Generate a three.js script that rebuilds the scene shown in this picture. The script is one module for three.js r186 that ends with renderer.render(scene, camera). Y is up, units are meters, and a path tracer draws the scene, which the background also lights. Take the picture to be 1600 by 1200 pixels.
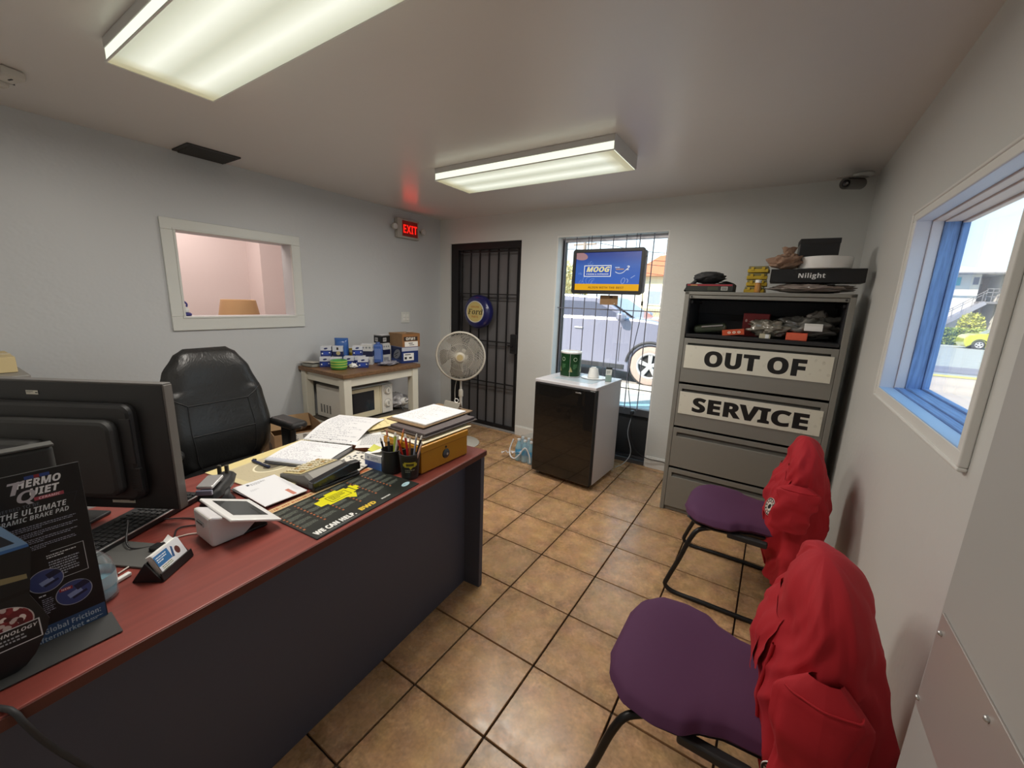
import * as THREE from 'three';
import { RoundedBoxGeometry } from 'three/addons/geometries/RoundedBoxGeometry.js';
import { mergeGeometries } from 'three/addons/utils/BufferGeometryUtils.js';
import { RectAreaLightUniformsLib } from 'three/addons/lights/RectAreaLightUniformsLib.js';
import { ImprovedNoise } from 'three/addons/math/ImprovedNoise.js';

// ---------- camera, sky, sun, area lights, exposure ----------
const scene = new THREE.Scene();
const camera = new THREE.PerspectiveCamera(2 * Math.atan(600 / 628.64) * 180 / Math.PI, 4 / 3, 0.05, 400);
camera.rotation.order = 'YXZ';
camera.position.set(3.464, 1.489, 3.692);
camera.rotation.set(-0.205529, 0.573692, 0.036047);
const renderer = new THREE.WebGLRenderer({ antialias: true });
renderer.shadowMap.enabled = true;
renderer.toneMapping = THREE.LinearToneMapping;
renderer.toneMappingExposure = 2.0;
RectAreaLightUniformsLib.init();

const SKY_POWER = 1.0, SUN_POWER = 4.6, LAMP_POWER = 14.5;
{ // clear pale sky, whiter at the horizon
  const W = 64, H = 128, d = new Float32Array(W * H * 4);
  for (let y = 0; y < H; y++) for (let x = 0; x < W; x++) {
    const up = ((y + 0.5) / H - 0.5) * 2, t = Math.pow(Math.max(0, up), 0.6), o = (y * W + x) * 4;
    const c = up < 0 ? [0.45, 0.44, 0.42] : [0.9 - 0.82 * t, 1.0 - 0.42 * t, 1.05 - 0.12 * t];
    d[o] = c[0]; d[o + 1] = c[1]; d[o + 2] = c[2]; d[o + 3] = 1;
  }
  const t = new THREE.DataTexture(d, W, H, THREE.RGBAFormat, THREE.FloatType);
  t.mapping = THREE.EquirectangularReflectionMapping; t.magFilter = THREE.LinearFilter; t.needsUpdate = true;
  scene.background = t; scene.backgroundIntensity = SKY_POWER;
}
const sun = new THREE.DirectionalLight(0xfff3e0, SUN_POWER);
sun.name = 'sun'; sun.position.set(-18, 30, 28); sun.castShadow = true;
Object.assign(sun.shadow.camera, { left: -60, right: 60, top: 60, bottom: -60, near: 1, far: 160 });
sun.shadow.mapSize.set(2048, 2048);
scene.add(sun, sun.target);

// ---------- helpers ----------
const PI = Math.PI, V = (x, y, z) => new THREE.Vector3(x, y, z);
const rng = (s) => () => { s |= 0; s = s + 0x6D2B79F5 | 0; let t = Math.imul(s ^ s >>> 15, 1 | s); t = t + Math.imul(t ^ t >>> 7, 61 | t) ^ t; return ((t ^ t >>> 14) >>> 0) / 4294967296; };
const noise = new ImprovedNoise(), nz = (x, y, z = 0) => noise.noise(x, y, z);
const used = new Map();
const numbered = (n) => { const k = used.get(n) ?? 0; used.set(n, k + 1); return k ? n + '_' + String(k).padStart(3, '0') : n; };
function tag(o, label, category, group, kind) {
  if (label) o.userData.label = label;
  if (category) o.userData.category = category;
  if (group) o.userData.group = group;
  if (kind) o.userData.kind = kind;
  return o;
}
function thing(name, label, category, p = [0, 0, 0], ry = 0, group) {
  const o = new THREE.Group(); o.name = numbered(name); o.position.set(...p); o.rotation.y = ry; scene.add(o);
  return tag(o, label, category, group);
}
function part(parent, name, g, m, p = [0, 0, 0], r = [0, 0, 0], label) {
  const o = new THREE.Mesh(g, m); o.name = name; o.position.set(...p); o.rotation.set(...r); parent.add(o);
  if (label) o.userData.label = label;
  return o;
}
function single(name, label, category, g, m, p = [0, 0, 0], r = [0, 0, 0], group) {
  const o = part(scene, numbered(name), g, m, p, r); return tag(o, label, category, group);
}
function copyOf(root, label, p, ry, group) {
  const r = root.clone(); r.name = numbered(root.name.replace(/_\d{3}$/, '')); r.userData = { ...root.userData, label };
  if (group) r.userData.group = group;
  r.position.set(...p); r.rotation.y = ry; scene.add(r); return r;
}
function struct(name, g, m, p = [0, 0, 0], r = [0, 0, 0], parent) {
  const o = part(parent ?? scene, name, g, m, p, r); if (!parent) o.userData.kind = 'structure'; return o;
}
function frame(name) { const o = new THREE.Group(); o.name = name; o.userData.kind = 'structure'; scene.add(o); return o; }
const std = (c, rough = 0.6, o = {}) => new THREE.MeshStandardMaterial({ color: Array.isArray(c) ? new THREE.Color().setRGB(...c) : c, roughness: rough, ...o });
const phys = (c, rough, o = {}) => new THREE.MeshPhysicalMaterial({ color: Array.isArray(c) ? new THREE.Color().setRGB(...c) : c, roughness: rough, ...o });
const rb = (w, h, d, r = 0.004, s = 2) => new RoundedBoxGeometry(w, h, d, s, Math.min(r, w / 2.01, h / 2.01, d / 2.01));
const bx = (w, h, d) => new THREE.BoxGeometry(w, h, d);
const cy = (a, b, h, n = 32, open = false) => new THREE.CylinderGeometry(a, b, h, n, 1, open);
const tube = (pts, r, n = 24, k = 8, closed = false, tension = 0.5) => new THREE.TubeGeometry(new THREE.CatmullRomCurve3(pts.map((p) => V(...p)), closed, 'centripetal', tension), n, r, k, closed);
const lathe = (pts, n = 40) => new THREE.LatheGeometry(pts.map((p) => new THREE.Vector2(...p)), n);
function mv(g, p = [0, 0, 0], r = [0, 0, 0]) { g.applyMatrix4(new THREE.Matrix4().makeRotationFromEuler(new THREE.Euler(...r)).setPosition(...p)); return g; }
const mg = (list) => { const gs = list.map((g) => { const n = g.index ? g.toNonIndexed() : g; for (const k of Object.keys(n.attributes)) if (!['position', 'normal', 'uv'].includes(k)) n.deleteAttribute(k); return n; }); return mergeGeometries(gs); };
function shape(pts) { const s = new THREE.Shape(); pts.forEach((p, i) => i ? s.lineTo(...p) : s.moveTo(...p)); s.closePath(); return s; }
const hole = (s, pts) => { const h = new THREE.Path(); pts.forEach((p, i) => i ? h.lineTo(...p) : h.moveTo(...p)); h.closePath(); s.holes.push(h); return s; };
const ext = (s, depth, bevel = 0, n = 12) => new THREE.ExtrudeGeometry(s, { depth, bevelEnabled: bevel > 0, bevelSize: bevel, bevelThickness: bevel, bevelSegments: 2, curveSegments: n });
function rrect(w, h, r) { // rounded rectangle about the origin
  const s = new THREE.Shape(), x = w / 2, y = h / 2;
  s.moveTo(-x + r, -y); s.lineTo(x - r, -y); s.absarc(x - r, -y + r, r, -PI / 2, 0); s.lineTo(x, y - r); s.absarc(x - r, y - r, r, 0, PI / 2);
  s.lineTo(-x + r, y); s.absarc(-x + r, y - r, r, PI / 2, PI); s.lineTo(-x, -y + r); s.absarc(-x + r, -y + r, r, PI, PI * 1.5); return s;
}
// a closed grid surface: f(u, v) -> [x, y, z], u and v in 0..1
function grid(nu, nv, f) {
  const pos = [], uv = [], idx = [];
  for (let j = 0; j <= nv; j++) for (let i = 0; i <= nu; i++) { pos.push(...f(i / nu, j / nv)); uv.push(i / nu, j / nv); }
  for (let j = 0; j < nv; j++) for (let i = 0; i < nu; i++) { const a = j * (nu + 1) + i, b = a + 1, c = a + nu + 1, d = c + 1; idx.push(a, b, d, a, d, c); }
  const g = new THREE.BufferGeometry();
  g.setAttribute('position', new THREE.Float32BufferAttribute(pos, 3)); g.setAttribute('uv', new THREE.Float32BufferAttribute(uv, 2)); g.setIndex(idx); g.computeVertexNormals(); return g;
}
// cushion: half width hw(v) about mid(v), length along y, thickness profile
function pillow(h, hw, t, front, back, n = 28, m = 32) {
  const side = (s) => grid(n, m, (u, v) => {
    const a = (u * 2 - 1), e = Math.pow(Math.max(0, 1 - Math.abs(a) ** 3.2), 0.5), q = v * 2 - 1, f = Math.pow(Math.max(0, 1 - Math.abs(q) ** 5), 0.5);
    const z = (s > 0 ? front(v, a) : back(v, a)) * e * f * t;
    return [s * a * hw(v), v * h, s * z];
  });
  return mg([side(1), side(-1)]);
}
const lerpPts = (pts) => (v) => { let i = 0; while (i < pts.length - 2 && v > pts[i + 1][0]) i++; const [a, x] = pts[i], [b, y] = pts[i + 1]; let t = Math.min(1, Math.max(0, (v - a) / (b - a))); t = t * t * (3 - 2 * t) * 0.5 + t * 0.5; return x + (y - x) * t; };
function tex(w, h, draw, rep) {
  const c = document.createElement('canvas'); c.width = w; c.height = h; const x = c.getContext('2d'); draw(x, w, h);
  const t = new THREE.CanvasTexture(c); t.colorSpace = THREE.SRGBColorSpace; t.magFilter = THREE.LinearFilter;
  if (rep) { t.wrapS = t.wrapT = THREE.RepeatWrapping; t.repeat.set(...rep); }
  return t;
}
function dtex(n, f, rep, srgb = true) { // tiling data texture: f(x, y) in 0..1 -> [r, g, b]
  const d = new Uint8Array(n * n * 4);
  for (let y = 0; y < n; y++) for (let x = 0; x < n; x++) { const c = f(x / n, y / n), o = (y * n + x) * 4; for (let k = 0; k < 3; k++) d[o + k] = Math.max(0, Math.min(255, c[k] * 255)); d[o + 3] = 255; }
  const t = new THREE.DataTexture(d, n, n); t.magFilter = THREE.LinearFilter; t.wrapS = t.wrapT = THREE.RepeatWrapping; if (srgb) t.colorSpace = THREE.SRGBColorSpace; if (rep) t.repeat.set(...rep); t.needsUpdate = true; return t;
}
const per = (x, y, f, s = 0) => { // periodic noise over 0..1
  const n = (a, b) => nz(a * f, b * f, s); const wx = x, wy = y;
  return n(x, y) * (1 - wx) * (1 - wy) + n(x - 1, y) * wx * (1 - wy) + n(x, y - 1) * (1 - wx) * wy + n(x - 1, y - 1) * wx * wy;
};
const flat = (w, h, t = 0.0006) => bx(w, h, t);            // thin printed sheet facing z
function printed(t, side = std(0xd8d8d2, 0.7), o = {}) { const m = new THREE.MeshStandardMaterial({ map: t, roughness: 0.55, ...o }); return [side, side, side, side, m, side]; }
const text = (x, s, px, py, size, col, o = {}) => { x.save(); x.translate(px, py); if (o.rot) x.rotate(o.rot); x.transform(o.sx ?? 1, 0, o.skew ?? 0, 1, 0, 0); x.font = `${o.italic ? 'italic ' : ''}${o.w ?? 'bold'} ${size}px ${o.f ?? 'sans-serif'}`; x.textAlign = o.a ?? 'center'; x.textBaseline = 'middle'; x.fillStyle = col; x.fillText(s, 0, 0); if (o.stroke) { x.lineWidth = o.lw ?? size / 14; x.strokeStyle = o.stroke; x.strokeText(s, 0, 0); } x.restore(); };
const scribble = (x, r, x0, y0, w, h, lines, col, o = {}) => { // rows of handwriting
  x.strokeStyle = col; x.lineWidth = o.lw ?? 1;
  for (let i = 0; i < lines; i++) { const yy = y0 + (i + 0.6) * h / lines, end = x0 + w * (0.45 + 0.55 * r()); let xx = x0 + r() * 6; x.beginPath(); x.moveTo(xx, yy); while (xx < end) { xx += 2 + r() * 3; if (r() < 0.13) { xx += 5; x.moveTo(xx, yy); } else x.lineTo(xx, yy + (r() - 0.5) * h / lines * 0.7); } x.stroke(); }
};
const bars = (x, r, x0, y0, w, h, lines, col) => { x.fillStyle = col; for (let i = 0; i < lines; i++) { let xx = x0; const yy = y0 + i * h / lines, end = x0 + w * (i === lines - 1 ? 0.5 : 0.82 + 0.18 * r()); while (xx < end) { const l = Math.min(end - xx, 4 + r() * 14); x.fillRect(xx, yy, l, h / lines * 0.5); xx += l + 3; } } };

// ---------- materials ----------
const bumpPaint = dtex(128, (x, y) => { const v = 0.5 + 0.5 * per(x, y, 9) + 0.35 * per(x, y, 26, 3); return [v, v, v]; }, [2.2, 2.2], false);
const mottle = (c, a, f, s, rep = [1, 1]) => dtex(128, (x, y) => { const v = 1 + a * (per(x, y, f, s) + 0.5 * per(x, y, f * 2.7, s + 5) + 0.3 * per(x, y, f * 7, s + 9)); return c.map((k) => k * v); }, rep);
const M = {
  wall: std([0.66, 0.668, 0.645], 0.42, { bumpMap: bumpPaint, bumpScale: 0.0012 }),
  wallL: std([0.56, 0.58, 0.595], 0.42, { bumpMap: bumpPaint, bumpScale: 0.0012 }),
  ceil: std([0.71, 0.67, 0.64], 0.3, { bumpMap: bumpPaint, bumpScale: 0.0018 }),
  pink: std([0.8, 0.72, 0.7], 0.7), trim: std([0.66, 0.68, 0.65], 0.35),
  white: std([0.78, 0.78, 0.75], 0.4), whiteGloss: phys([0.8, 0.8, 0.78], 0.25, { clearcoat: 0.4 }),
  black: std([0.012, 0.012, 0.013], 0.45), blackMatte: std([0.018, 0.018, 0.019], 0.75), iron: std([0.012, 0.011, 0.012], 0.5, { metalness: 0.2 }),
  plastic: std([0.022, 0.022, 0.023], 0.5), greyPlastic: std([0.05, 0.05, 0.052], 0.55), silver: std([0.6, 0.6, 0.6], 0.3, { metalness: 0.8 }), chrome: std([0.75, 0.75, 0.74], 0.15, { metalness: 1 }),
  paper: std([0.82, 0.82, 0.8], 0.8), cream: std([0.78, 0.7, 0.48], 0.8), card: std([0.33, 0.2, 0.1], 0.85, { map: mottle([1, 1, 1], 0.12, 6, 4) }), cardIn: std([0.42, 0.27, 0.14], 0.9),
  glass: phys([1, 1, 1], 0.0, { transmission: 1, thickness: 0, ior: 1.45 }),
};
// ---------- room shell ----------
const XR = 3.876, H = 2.37, ZN = 4.12, T = 0.34;
{
  const floor = struct('floor', bx(XR + 0.36, 0.12, ZN + 0.36), std([0.075, 0.055, 0.042], 0.9), [XR / 2, -0.0735, ZN / 2]);
  const rnd = rng(7), mats = [];
  for (let k = 0; k < 6; k++) mats.push(phys([0.7 + 0.04 * Math.sin(k * 2.1), 0.42 + 0.026 * Math.sin(k * 2.1 + 0.5), 0.215 + 0.016 * Math.sin(k * 2.1 + 0.9)], 0.36, {
    map: dtex(128, (x, y) => { const b = 1 + 0.17 * per(x, y, 3, k * 7) + 0.16 * per(x, y, 8, k * 3 + 1) + 0.16 * per(x, y, 22, k) + 0.14 * per(x, y, 40, k + 4); const e = Math.max(Math.abs(x - 0.5), Math.abs(y - 0.5)); const w = 0.9 - 0.1 * Math.max(0, (e - 0.3) / 0.2); return [b * w, b * w * (1 + 0.05 * per(x, y, 5, 40 + k)), b * w * (1 + 0.09 * per(x, y, 4, 60 + k))].map((q) => q * 0.95); }, null),
    roughnessMap: dtex(64, (x, y) => { const v = 0.75 + 0.3 * per(x, y, 7, k + 11) + 0.2 * per(x, y, 16, k + 2); return [v, v, v]; }, null, false),
    specularIntensity: 0.9 }));
  const geos = new Map(), X0 = 1.7918 - T * 6, Z0 = 1.0812 - T * 4;
  for (let i = 0; i < 13; i++) for (let j = 0; j < 14; j++) {
    const a = Math.max(0, X0 + i * T), b = Math.min(XR, X0 + (i + 1) * T), c = Math.max(0, Z0 + j * T), d = Math.min(ZN, Z0 + (j + 1) * T);
    if (b - a < 0.02 || d - c < 0.02) continue;
    const w = b - a - 0.0075, l = d - c - 0.0075, key = w.toFixed(4) + l.toFixed(4);
    if (!geos.has(key)) geos.set(key, rb(w, 0.012, l, 0.0022, 1));
    part(floor, 'tile', geos.get(key), mats[Math.floor(rnd() * 6)], [(a + b) / 2 - XR / 2, 0.0675 + (rnd() - 0.5) * 0.0008, (c + d) / 2 - ZN / 2], [0, Math.floor(rnd() * 4) * (key.slice(0, 6) === key.slice(6) ? PI / 2 : PI), 0]);
  }
}
struct('ceiling', bx(XR + 0.5, 0.12, ZN + 0.4), M.ceil, [XR / 2, H + 0.06, ZN / 2]);
{ // left wall with the pass-through opening (shape in z, y)
  const s = hole(shape([[-0.2, 0], [ZN + 0.2, 0], [ZN + 0.2, H], [-0.2, H]]), [[1.79, 1.297], [2.563, 1.297], [2.563, 1.868], [1.79, 1.868]]);
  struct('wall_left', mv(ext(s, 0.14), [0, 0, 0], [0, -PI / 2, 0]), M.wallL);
  const f = frame('window_1'); f.position.set(0, 0, 0);
  for (const [n, y0, y1, z0, z1] of [['sill', 1.2, 1.297, 1.715, 2.643], ['head', 1.868, 1.942, 1.715, 2.643], ['jamb', 1.297, 1.868, 1.715, 1.79], ['jamb', 1.297, 1.868, 2.563, 2.643]])
    part(f, n, rb(0.018, y1 - y0, z1 - z0, 0.004), M.trim, [0.009, (y0 + y1) / 2, (z0 + z1) / 2]);
  for (const [n, y, z, h, l] of [['stop', 1.877, 2.18, 0.014, 0.8], ['stop', 1.29, 2.18, 0.014, 0.8], ['stop', 1.58, 1.784, 0.58, 0.014], ['stop', 1.58, 2.57, 0.58, 0.014]]) part(f, n, rb(0.026, h, l, 0.003), M.trim, [0.01, y, z]);
  // room beyond
  struct('wall_beyond_back', bx(0.1, 2.6, 3.2), M.pink, [-1.55, 1.3, 2.0]);
  struct('wall_beyond_side', bx(1.4, 2.6, 0.1), M.pink, [-0.84, 1.3, 1.08]);
  struct('wall_beyond_near', bx(1.4, 2.6, 0.1), M.pink, [-0.84, 1.3, 3.55]);
  struct('wall_beyond_pier', bx(0.3, 2.6, 0.32), M.pink, [-1.36, 1.3, 1.29]);
  struct('ceiling_beyond', bx(1.6, 0.1, 2.7), M.white, [-0.8, 2.5, 2.3]);
  struct('floor_beyond', bx(1.6, 0.1, 2.7), std([0.4, 0.3, 0.22], 0.6), [-0.8, -0.05, 2.3]);
}
{ // back wall with door and window openings
  const top = 6.0;
  const s = shape([[-0.2, -0.1], [0.145, -0.1], [0.145, 2.1], [1.145, 2.1], [1.145, -0.1], [1.545, -0.1], [1.545, 2.115], [2.602, 2.115], [2.602, -0.1], [4.1, -0.1], [4.1, top], [-0.2, top]]);
  struct('wall_back', mv(ext(s, 0.2), [0, 0, -0.2]), M.wall);
  for (const [a, b, n] of [[1.147, 1.543, 'baseboard_back'], [2.604, XR, 'baseboard_corner']]) struct(n, mg([rb(b - a, 0.1, 0.016, 0.003), mv(rb(b - a, 0.012, 0.01, 0.004), [0, 0.055, -0.003])]), M.white, [(a + b) / 2, 0.05, 0.008]);
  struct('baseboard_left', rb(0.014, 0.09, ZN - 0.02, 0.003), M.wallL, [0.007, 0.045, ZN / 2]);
  struct('baseboard_right', rb(0.014, 0.09, 3.4, 0.003), M.wall, [XR - 0.007, 0.045, 1.75]);
}
{ // right wall with window (shape in z, y mirrored through rotation)
  const s = hole(shape([[-ZN - 0.2, -0.1], [0.2, -0.1], [0.2, 3.2], [-ZN - 0.2, 3.2]]), [[-2.36, 1.166], [-1.39, 1.166], [-1.39, 1.866], [-2.36, 1.866]]);
  struct('wall_right', mv(ext(s, 0.136), [XR, 0, 0], [0, PI / 2, 0]), M.wall);
  const blue = std([0.2, 0.33, 0.62], 0.6, { map: mottle([0.9, 0.93, 0.97], 0.25, 5, 2, [1, 1]) }), lilac = std([0.6, 0.6, 0.68], 0.5);
  const f = frame('window_2'), z0 = 1.405, z1 = 2.345, y0 = 1.18, y1 = 1.852, zc = (z0 + z1) / 2, yc = (y0 + y1) / 2;
  const box = (n, x0, x1, a, b, c, d, m, r = 0.003) => part(f, n, rb(x1 - x0, b - a, d - c, r), m, [(x0 + x1) / 2, (a + b) / 2, (c + d) / 2]);
  // inner casing: a flat board with a raised outer bead
  for (const [a, b, c, d] of [[y0 - 0.036, y0, z0 - 0.036, z1 + 0.036], [y1, y1 + 0.03, z0 - 0.036, z1 + 0.036], [y0, y1, z0 - 0.036, z0], [y0, y1, z1, z1 + 0.036]]) box('casing', XR - 0.014, XR, a, b, c, d, M.white);
  for (const [a, b, c, d] of [[y0 - 0.044, y0 - 0.034, z0 - 0.044, z1 + 0.044], [y1 + 0.028, y1 + 0.038, z0 - 0.044, z1 + 0.044], [y0 - 0.034, y1 + 0.03, z0 - 0.044, z0 - 0.034], [y0 - 0.034, y1 + 0.03, z1 + 0.034, z1 + 0.044]]) box('bead', XR - 0.019, XR, a, b, c, d, M.white, 0.004);
  for (const [k, xa, xb, m, q] of [[0, XR - 0.012, 3.912, lilac, 0], [1, 3.912, 3.945, lilac, 0.006], [2, 3.945, 3.992, blue, 0.012], [3, 3.992, 4.014, blue, 0.02]]) {
    box('jamb', xa, xb, y0 - 0.02, y1 + 0.02, z0 - 0.02, z0 + q + 0.002, m); box('jamb', xa, xb, y0 - 0.02, y1 + 0.02, z1 - q - 0.002, z1 + 0.02, m);
    box('sill', xa, xb, y0 - 0.02, y0 + q * 0.7 + 0.002, z0, z1, k > 0 ? blue : std([0.35, 0.5, 0.75], 0.5), 0.003); box('head', xa, xb, y1 - q * 0.8 - 0.002, y1 + 0.02, z0, z1, k === 0 ? lilac : std([0.72, 0.6, 0.55], 0.6));
  }
  part(f, 'pane', bx(0.004, y1 - y0 - 0.03, z1 - z0 - 0.04), M.glass, [4.002, yc, zc]);
}
struct('wall_front', bx(XR + 0.5, H + 0.1, 0.14), M.wall, [XR / 2, H / 2, ZN + 0.07]);
struct('roof', bx(XR + 1.0, 0.15, ZN + 0.5), std([0.5, 0.5, 0.5], 0.9), [XR / 2 - 0.3, H + 0.22, ZN / 2]);

{ // back window
  const f = frame('window_3'), x0 = 1.545, x1 = 2.602, y1 = 2.115, w = x1 - x0, xc = (x0 + x1) / 2;
  const alu = std([0.55, 0.53, 0.56], 0.4, { metalness: 0.4 });
  for (const x of [x0 + 0.006, x1 - 0.006]) part(f, 'jamb', rb(0.014, 2.11, 0.2, 0.003), M.white, [x, 1.055, -0.1]);
  part(f, 'head', rb(w, 0.014, 0.2, 0.003), M.white, [xc, y1 - 0.007, -0.1]);
  for (const x of [x0 + 0.028, x1 - 0.028]) part(f, 'stile', rb(0.03, 1.62, 0.05, 0.004), x < 2 ? M.iron : alu, [x, 1.28, -0.135]);
  part(f, 'top_rail', rb(w - 0.03, 0.035, 0.05, 0.004), alu, [xc, y1 - 0.03, -0.135]);
  part(f, 'bottom_rail', rb(w - 0.03, 0.07, 0.06, 0.005), std([0.06, 0.06, 0.065], 0.4), [xc, 0.475, -0.125]);
  part(f, 'lower_panel', rb(w - 0.03, 0.44, 0.03, 0.003), M.blackMatte, [xc, 0.22, -0.14]);
  part(f, 'kick_rail', rb(w - 0.03, 0.03, 0.06, 0.004), std([0.05, 0.05, 0.055], 0.4), [xc, 0.02, -0.125]);
  part(f, 'pane', bx(w - 0.07, 1.58, 0.005), M.glass, [xc, 1.3, -0.15]);
  const g = thing('window_bars', 'thin dark security bars across the tall back window', 'bars', [0, 0, 0]);
  const bm = std([0.2, 0.2, 0.24], 0.45, { metalness: 0.3 }), bg = cy(0.0048, 0.0048, 1.6, 8);
  for (let k = 0; k < 8; k++) part(g, 'bar', bg, bm, [1.728 - 0.122 + k * 0.122 + 0.0, 1.305, -0.06]);
  const cg = bx(w - 0.03, 0.009, 0.009);
  for (const y of [1.432, 0.705]) part(g, 'crossbar', cg, bm, [xc, y, -0.06]);
}
{ // door: grey panel door behind a black barred gate
  const d = frame('door_1'), grey = std([0.17, 0.165, 0.17], 0.55);
  part(d, 'panel', rb(1.0, 2.1, 0.05, 0.004), grey, [0.645, 1.05, -0.15]);
  for (const y of [1.5, 0.99, 0.5]) part(d, 'rail', rb(0.86, 0.05, 0.02, 0.004), std([0.13, 0.13, 0.135], 0.5), [0.66, y, -0.12]);
  for (const x of [0.15, 1.14]) part(d, 'jamb', rb(0.012, 2.1, 0.2, 0.003), M.wall, [x, 1.05, -0.1]);
  part(d, 'threshold', rb(0.99, 0.02, 0.2, 0.004), std([0.3, 0.29, 0.28], 0.5), [0.645, 0.005, -0.09]);
  const g = thing('security_gate', 'black iron barred gate in front of the grey door', 'gate', [0, 0, 0]);
  part(g, 'gate_frame', ext(hole(shape([[0.158, 0.018], [1.133, 0.018], [1.133, 2.096], [0.158, 2.096]]), [[0.258, 0.05], [1.1, 0.05], [1.1, 2.03], [0.258, 2.03]]), 0.035, 0.003), M.iron, [0, 0, -0.06]);
  for (let k = 0; k < 7; k++) part(g, 'bar', bx(0.014, 2.0, 0.014), M.iron, [0.337 + k * 0.1285 - 0.03, 1.04, -0.042]);
  for (const y of [2.0, 1.545, 1.018, 0.54]) part(g, 'crossbar', bx(0.86, 0.012, 0.012), M.iron, [0.68, y, -0.042]);
  const l = part(g, 'lock_box', rb(0.09, 0.21, 0.06, 0.006), M.black, [1.075, 1.015, -0.03]);
  part(l, 'lock_plate', rb(0.05, 0.14, 0.008, 0.002), M.iron, [0, 0, 0.033]); part(l, 'lever', mv(cy(0.008, 0.008, 0.06, 10), [0, 0, 0], [0, 0, PI / 2]), M.iron, [-0.03, -0.02, 0.045]);
}
{ // open entry door folded back along the right wall, metal plate over its old lock
  const d = thing('entry_door', 'flat grey-white door standing open against the right wall, metal plate screwed on', 'door', [3.77, 0, 3.3]);
  part(d, 'slab', rb(0.042, 2.03, 0.93, 0.003), std([0.42, 0.41, 0.395], 0.5), [0, 1.02, 0]);
  const p = part(d, 'cover_plate', rb(0.003, 0.178, 0.33, 0.001), std([0.46, 0.42, 0.4], 0.38, { metalness: 0.35 }), [-0.0225, 0.94, -0.287]);
  for (const [y, z] of [[0.062, -0.148], [-0.072, -0.16], [0.07, 0.02], [-0.07, 0.1]]) part(p, 'screw', mv(new THREE.SphereGeometry(0.0042, 10, 8), [0, 0, 0]), M.silver, [-0.0025, y, z]);
  for (const y of [0.3, 1.02, 1.75]) part(d, 'hinge', cy(0.009, 0.009, 0.09, 12), M.silver, [0.02, y, 0.47]);
}

// ---------- outside ----------
const gy = (z) => (z > -6 ? -0.12 : -0.12 - 0.0187 * Math.min(34, -z - 6));
{
  const g = grid(1, 60, (u, v) => { const z = -0.2 - v * 119.8; return [-80 + u * 160, gy(z), z]; });
  g.setAttribute('uv', new THREE.Float32BufferAttribute(Array.from({ length: g.attributes.position.count * 2 }, (_, k) => k % 2 ? g.attributes.position.getZ(k >> 1) / 2 : g.attributes.position.getX(k >> 1) / 2), 2));
  struct('ground', g, std([0.46, 0.44, 0.42], 0.9, { map: mottle([0.92, 0.92, 0.92], 0.12, 6, 21) }));
  const gs = grid(1, 1, (u, v) => [4.076 + u * 76, -0.12, -0.2 + (1 - v) * -0 + v * 40]); struct('ground_side', gs, std([0.46, 0.44, 0.42], 0.9));
  const slab = (n, x0, x1, z0, z1, c, up = 0.012) => struct(n, grid(1, 8, (u, v) => [x0 + u * (x1 - x0), gy(z0 + v * (z1 - z0)) + up, z0 + v * (z1 - z0)]), std(c, 0.9, { map: mottle([0.95, 0.95, 0.95], 0.1, 7, 3) }));
  slab('pavement_near', 4.6, 60, 0, -12.6, [0.62, 0.47, 0.38]);
  slab('kerb_yellow', 5.0, 60, -12.6, -13.3, [0.75, 0.58, 0.14], 0.02);
  slab('road_patch', 5.0, 60, -14.2, -17.2, [0.25, 0.22, 0.26], 0.008);
  slab('pavement_far', 3, 60, -38.6, -41, [0.6, 0.57, 0.52]);
  struct('kerb_front', bx(14, 0.12, 0.16), std([0.75, 0.72, 0.6], 0.9), [0, -0.09, -3.95]);
  struct('marking_white', mv(bx(1.4, 0.01, 0.12), [0, 0, 0], [0, 0.7, 0]), std([0.85, 0.85, 0.85], 0.8), [1.55, -0.112, -2.6]);
}
const S = 1.36, sp = (x, y, z = -34) => [3.464 + (x - 3.464) * S, 1.489 + (y - 1.489) * S, 3.692 + (z - 3.692) * S];
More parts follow.
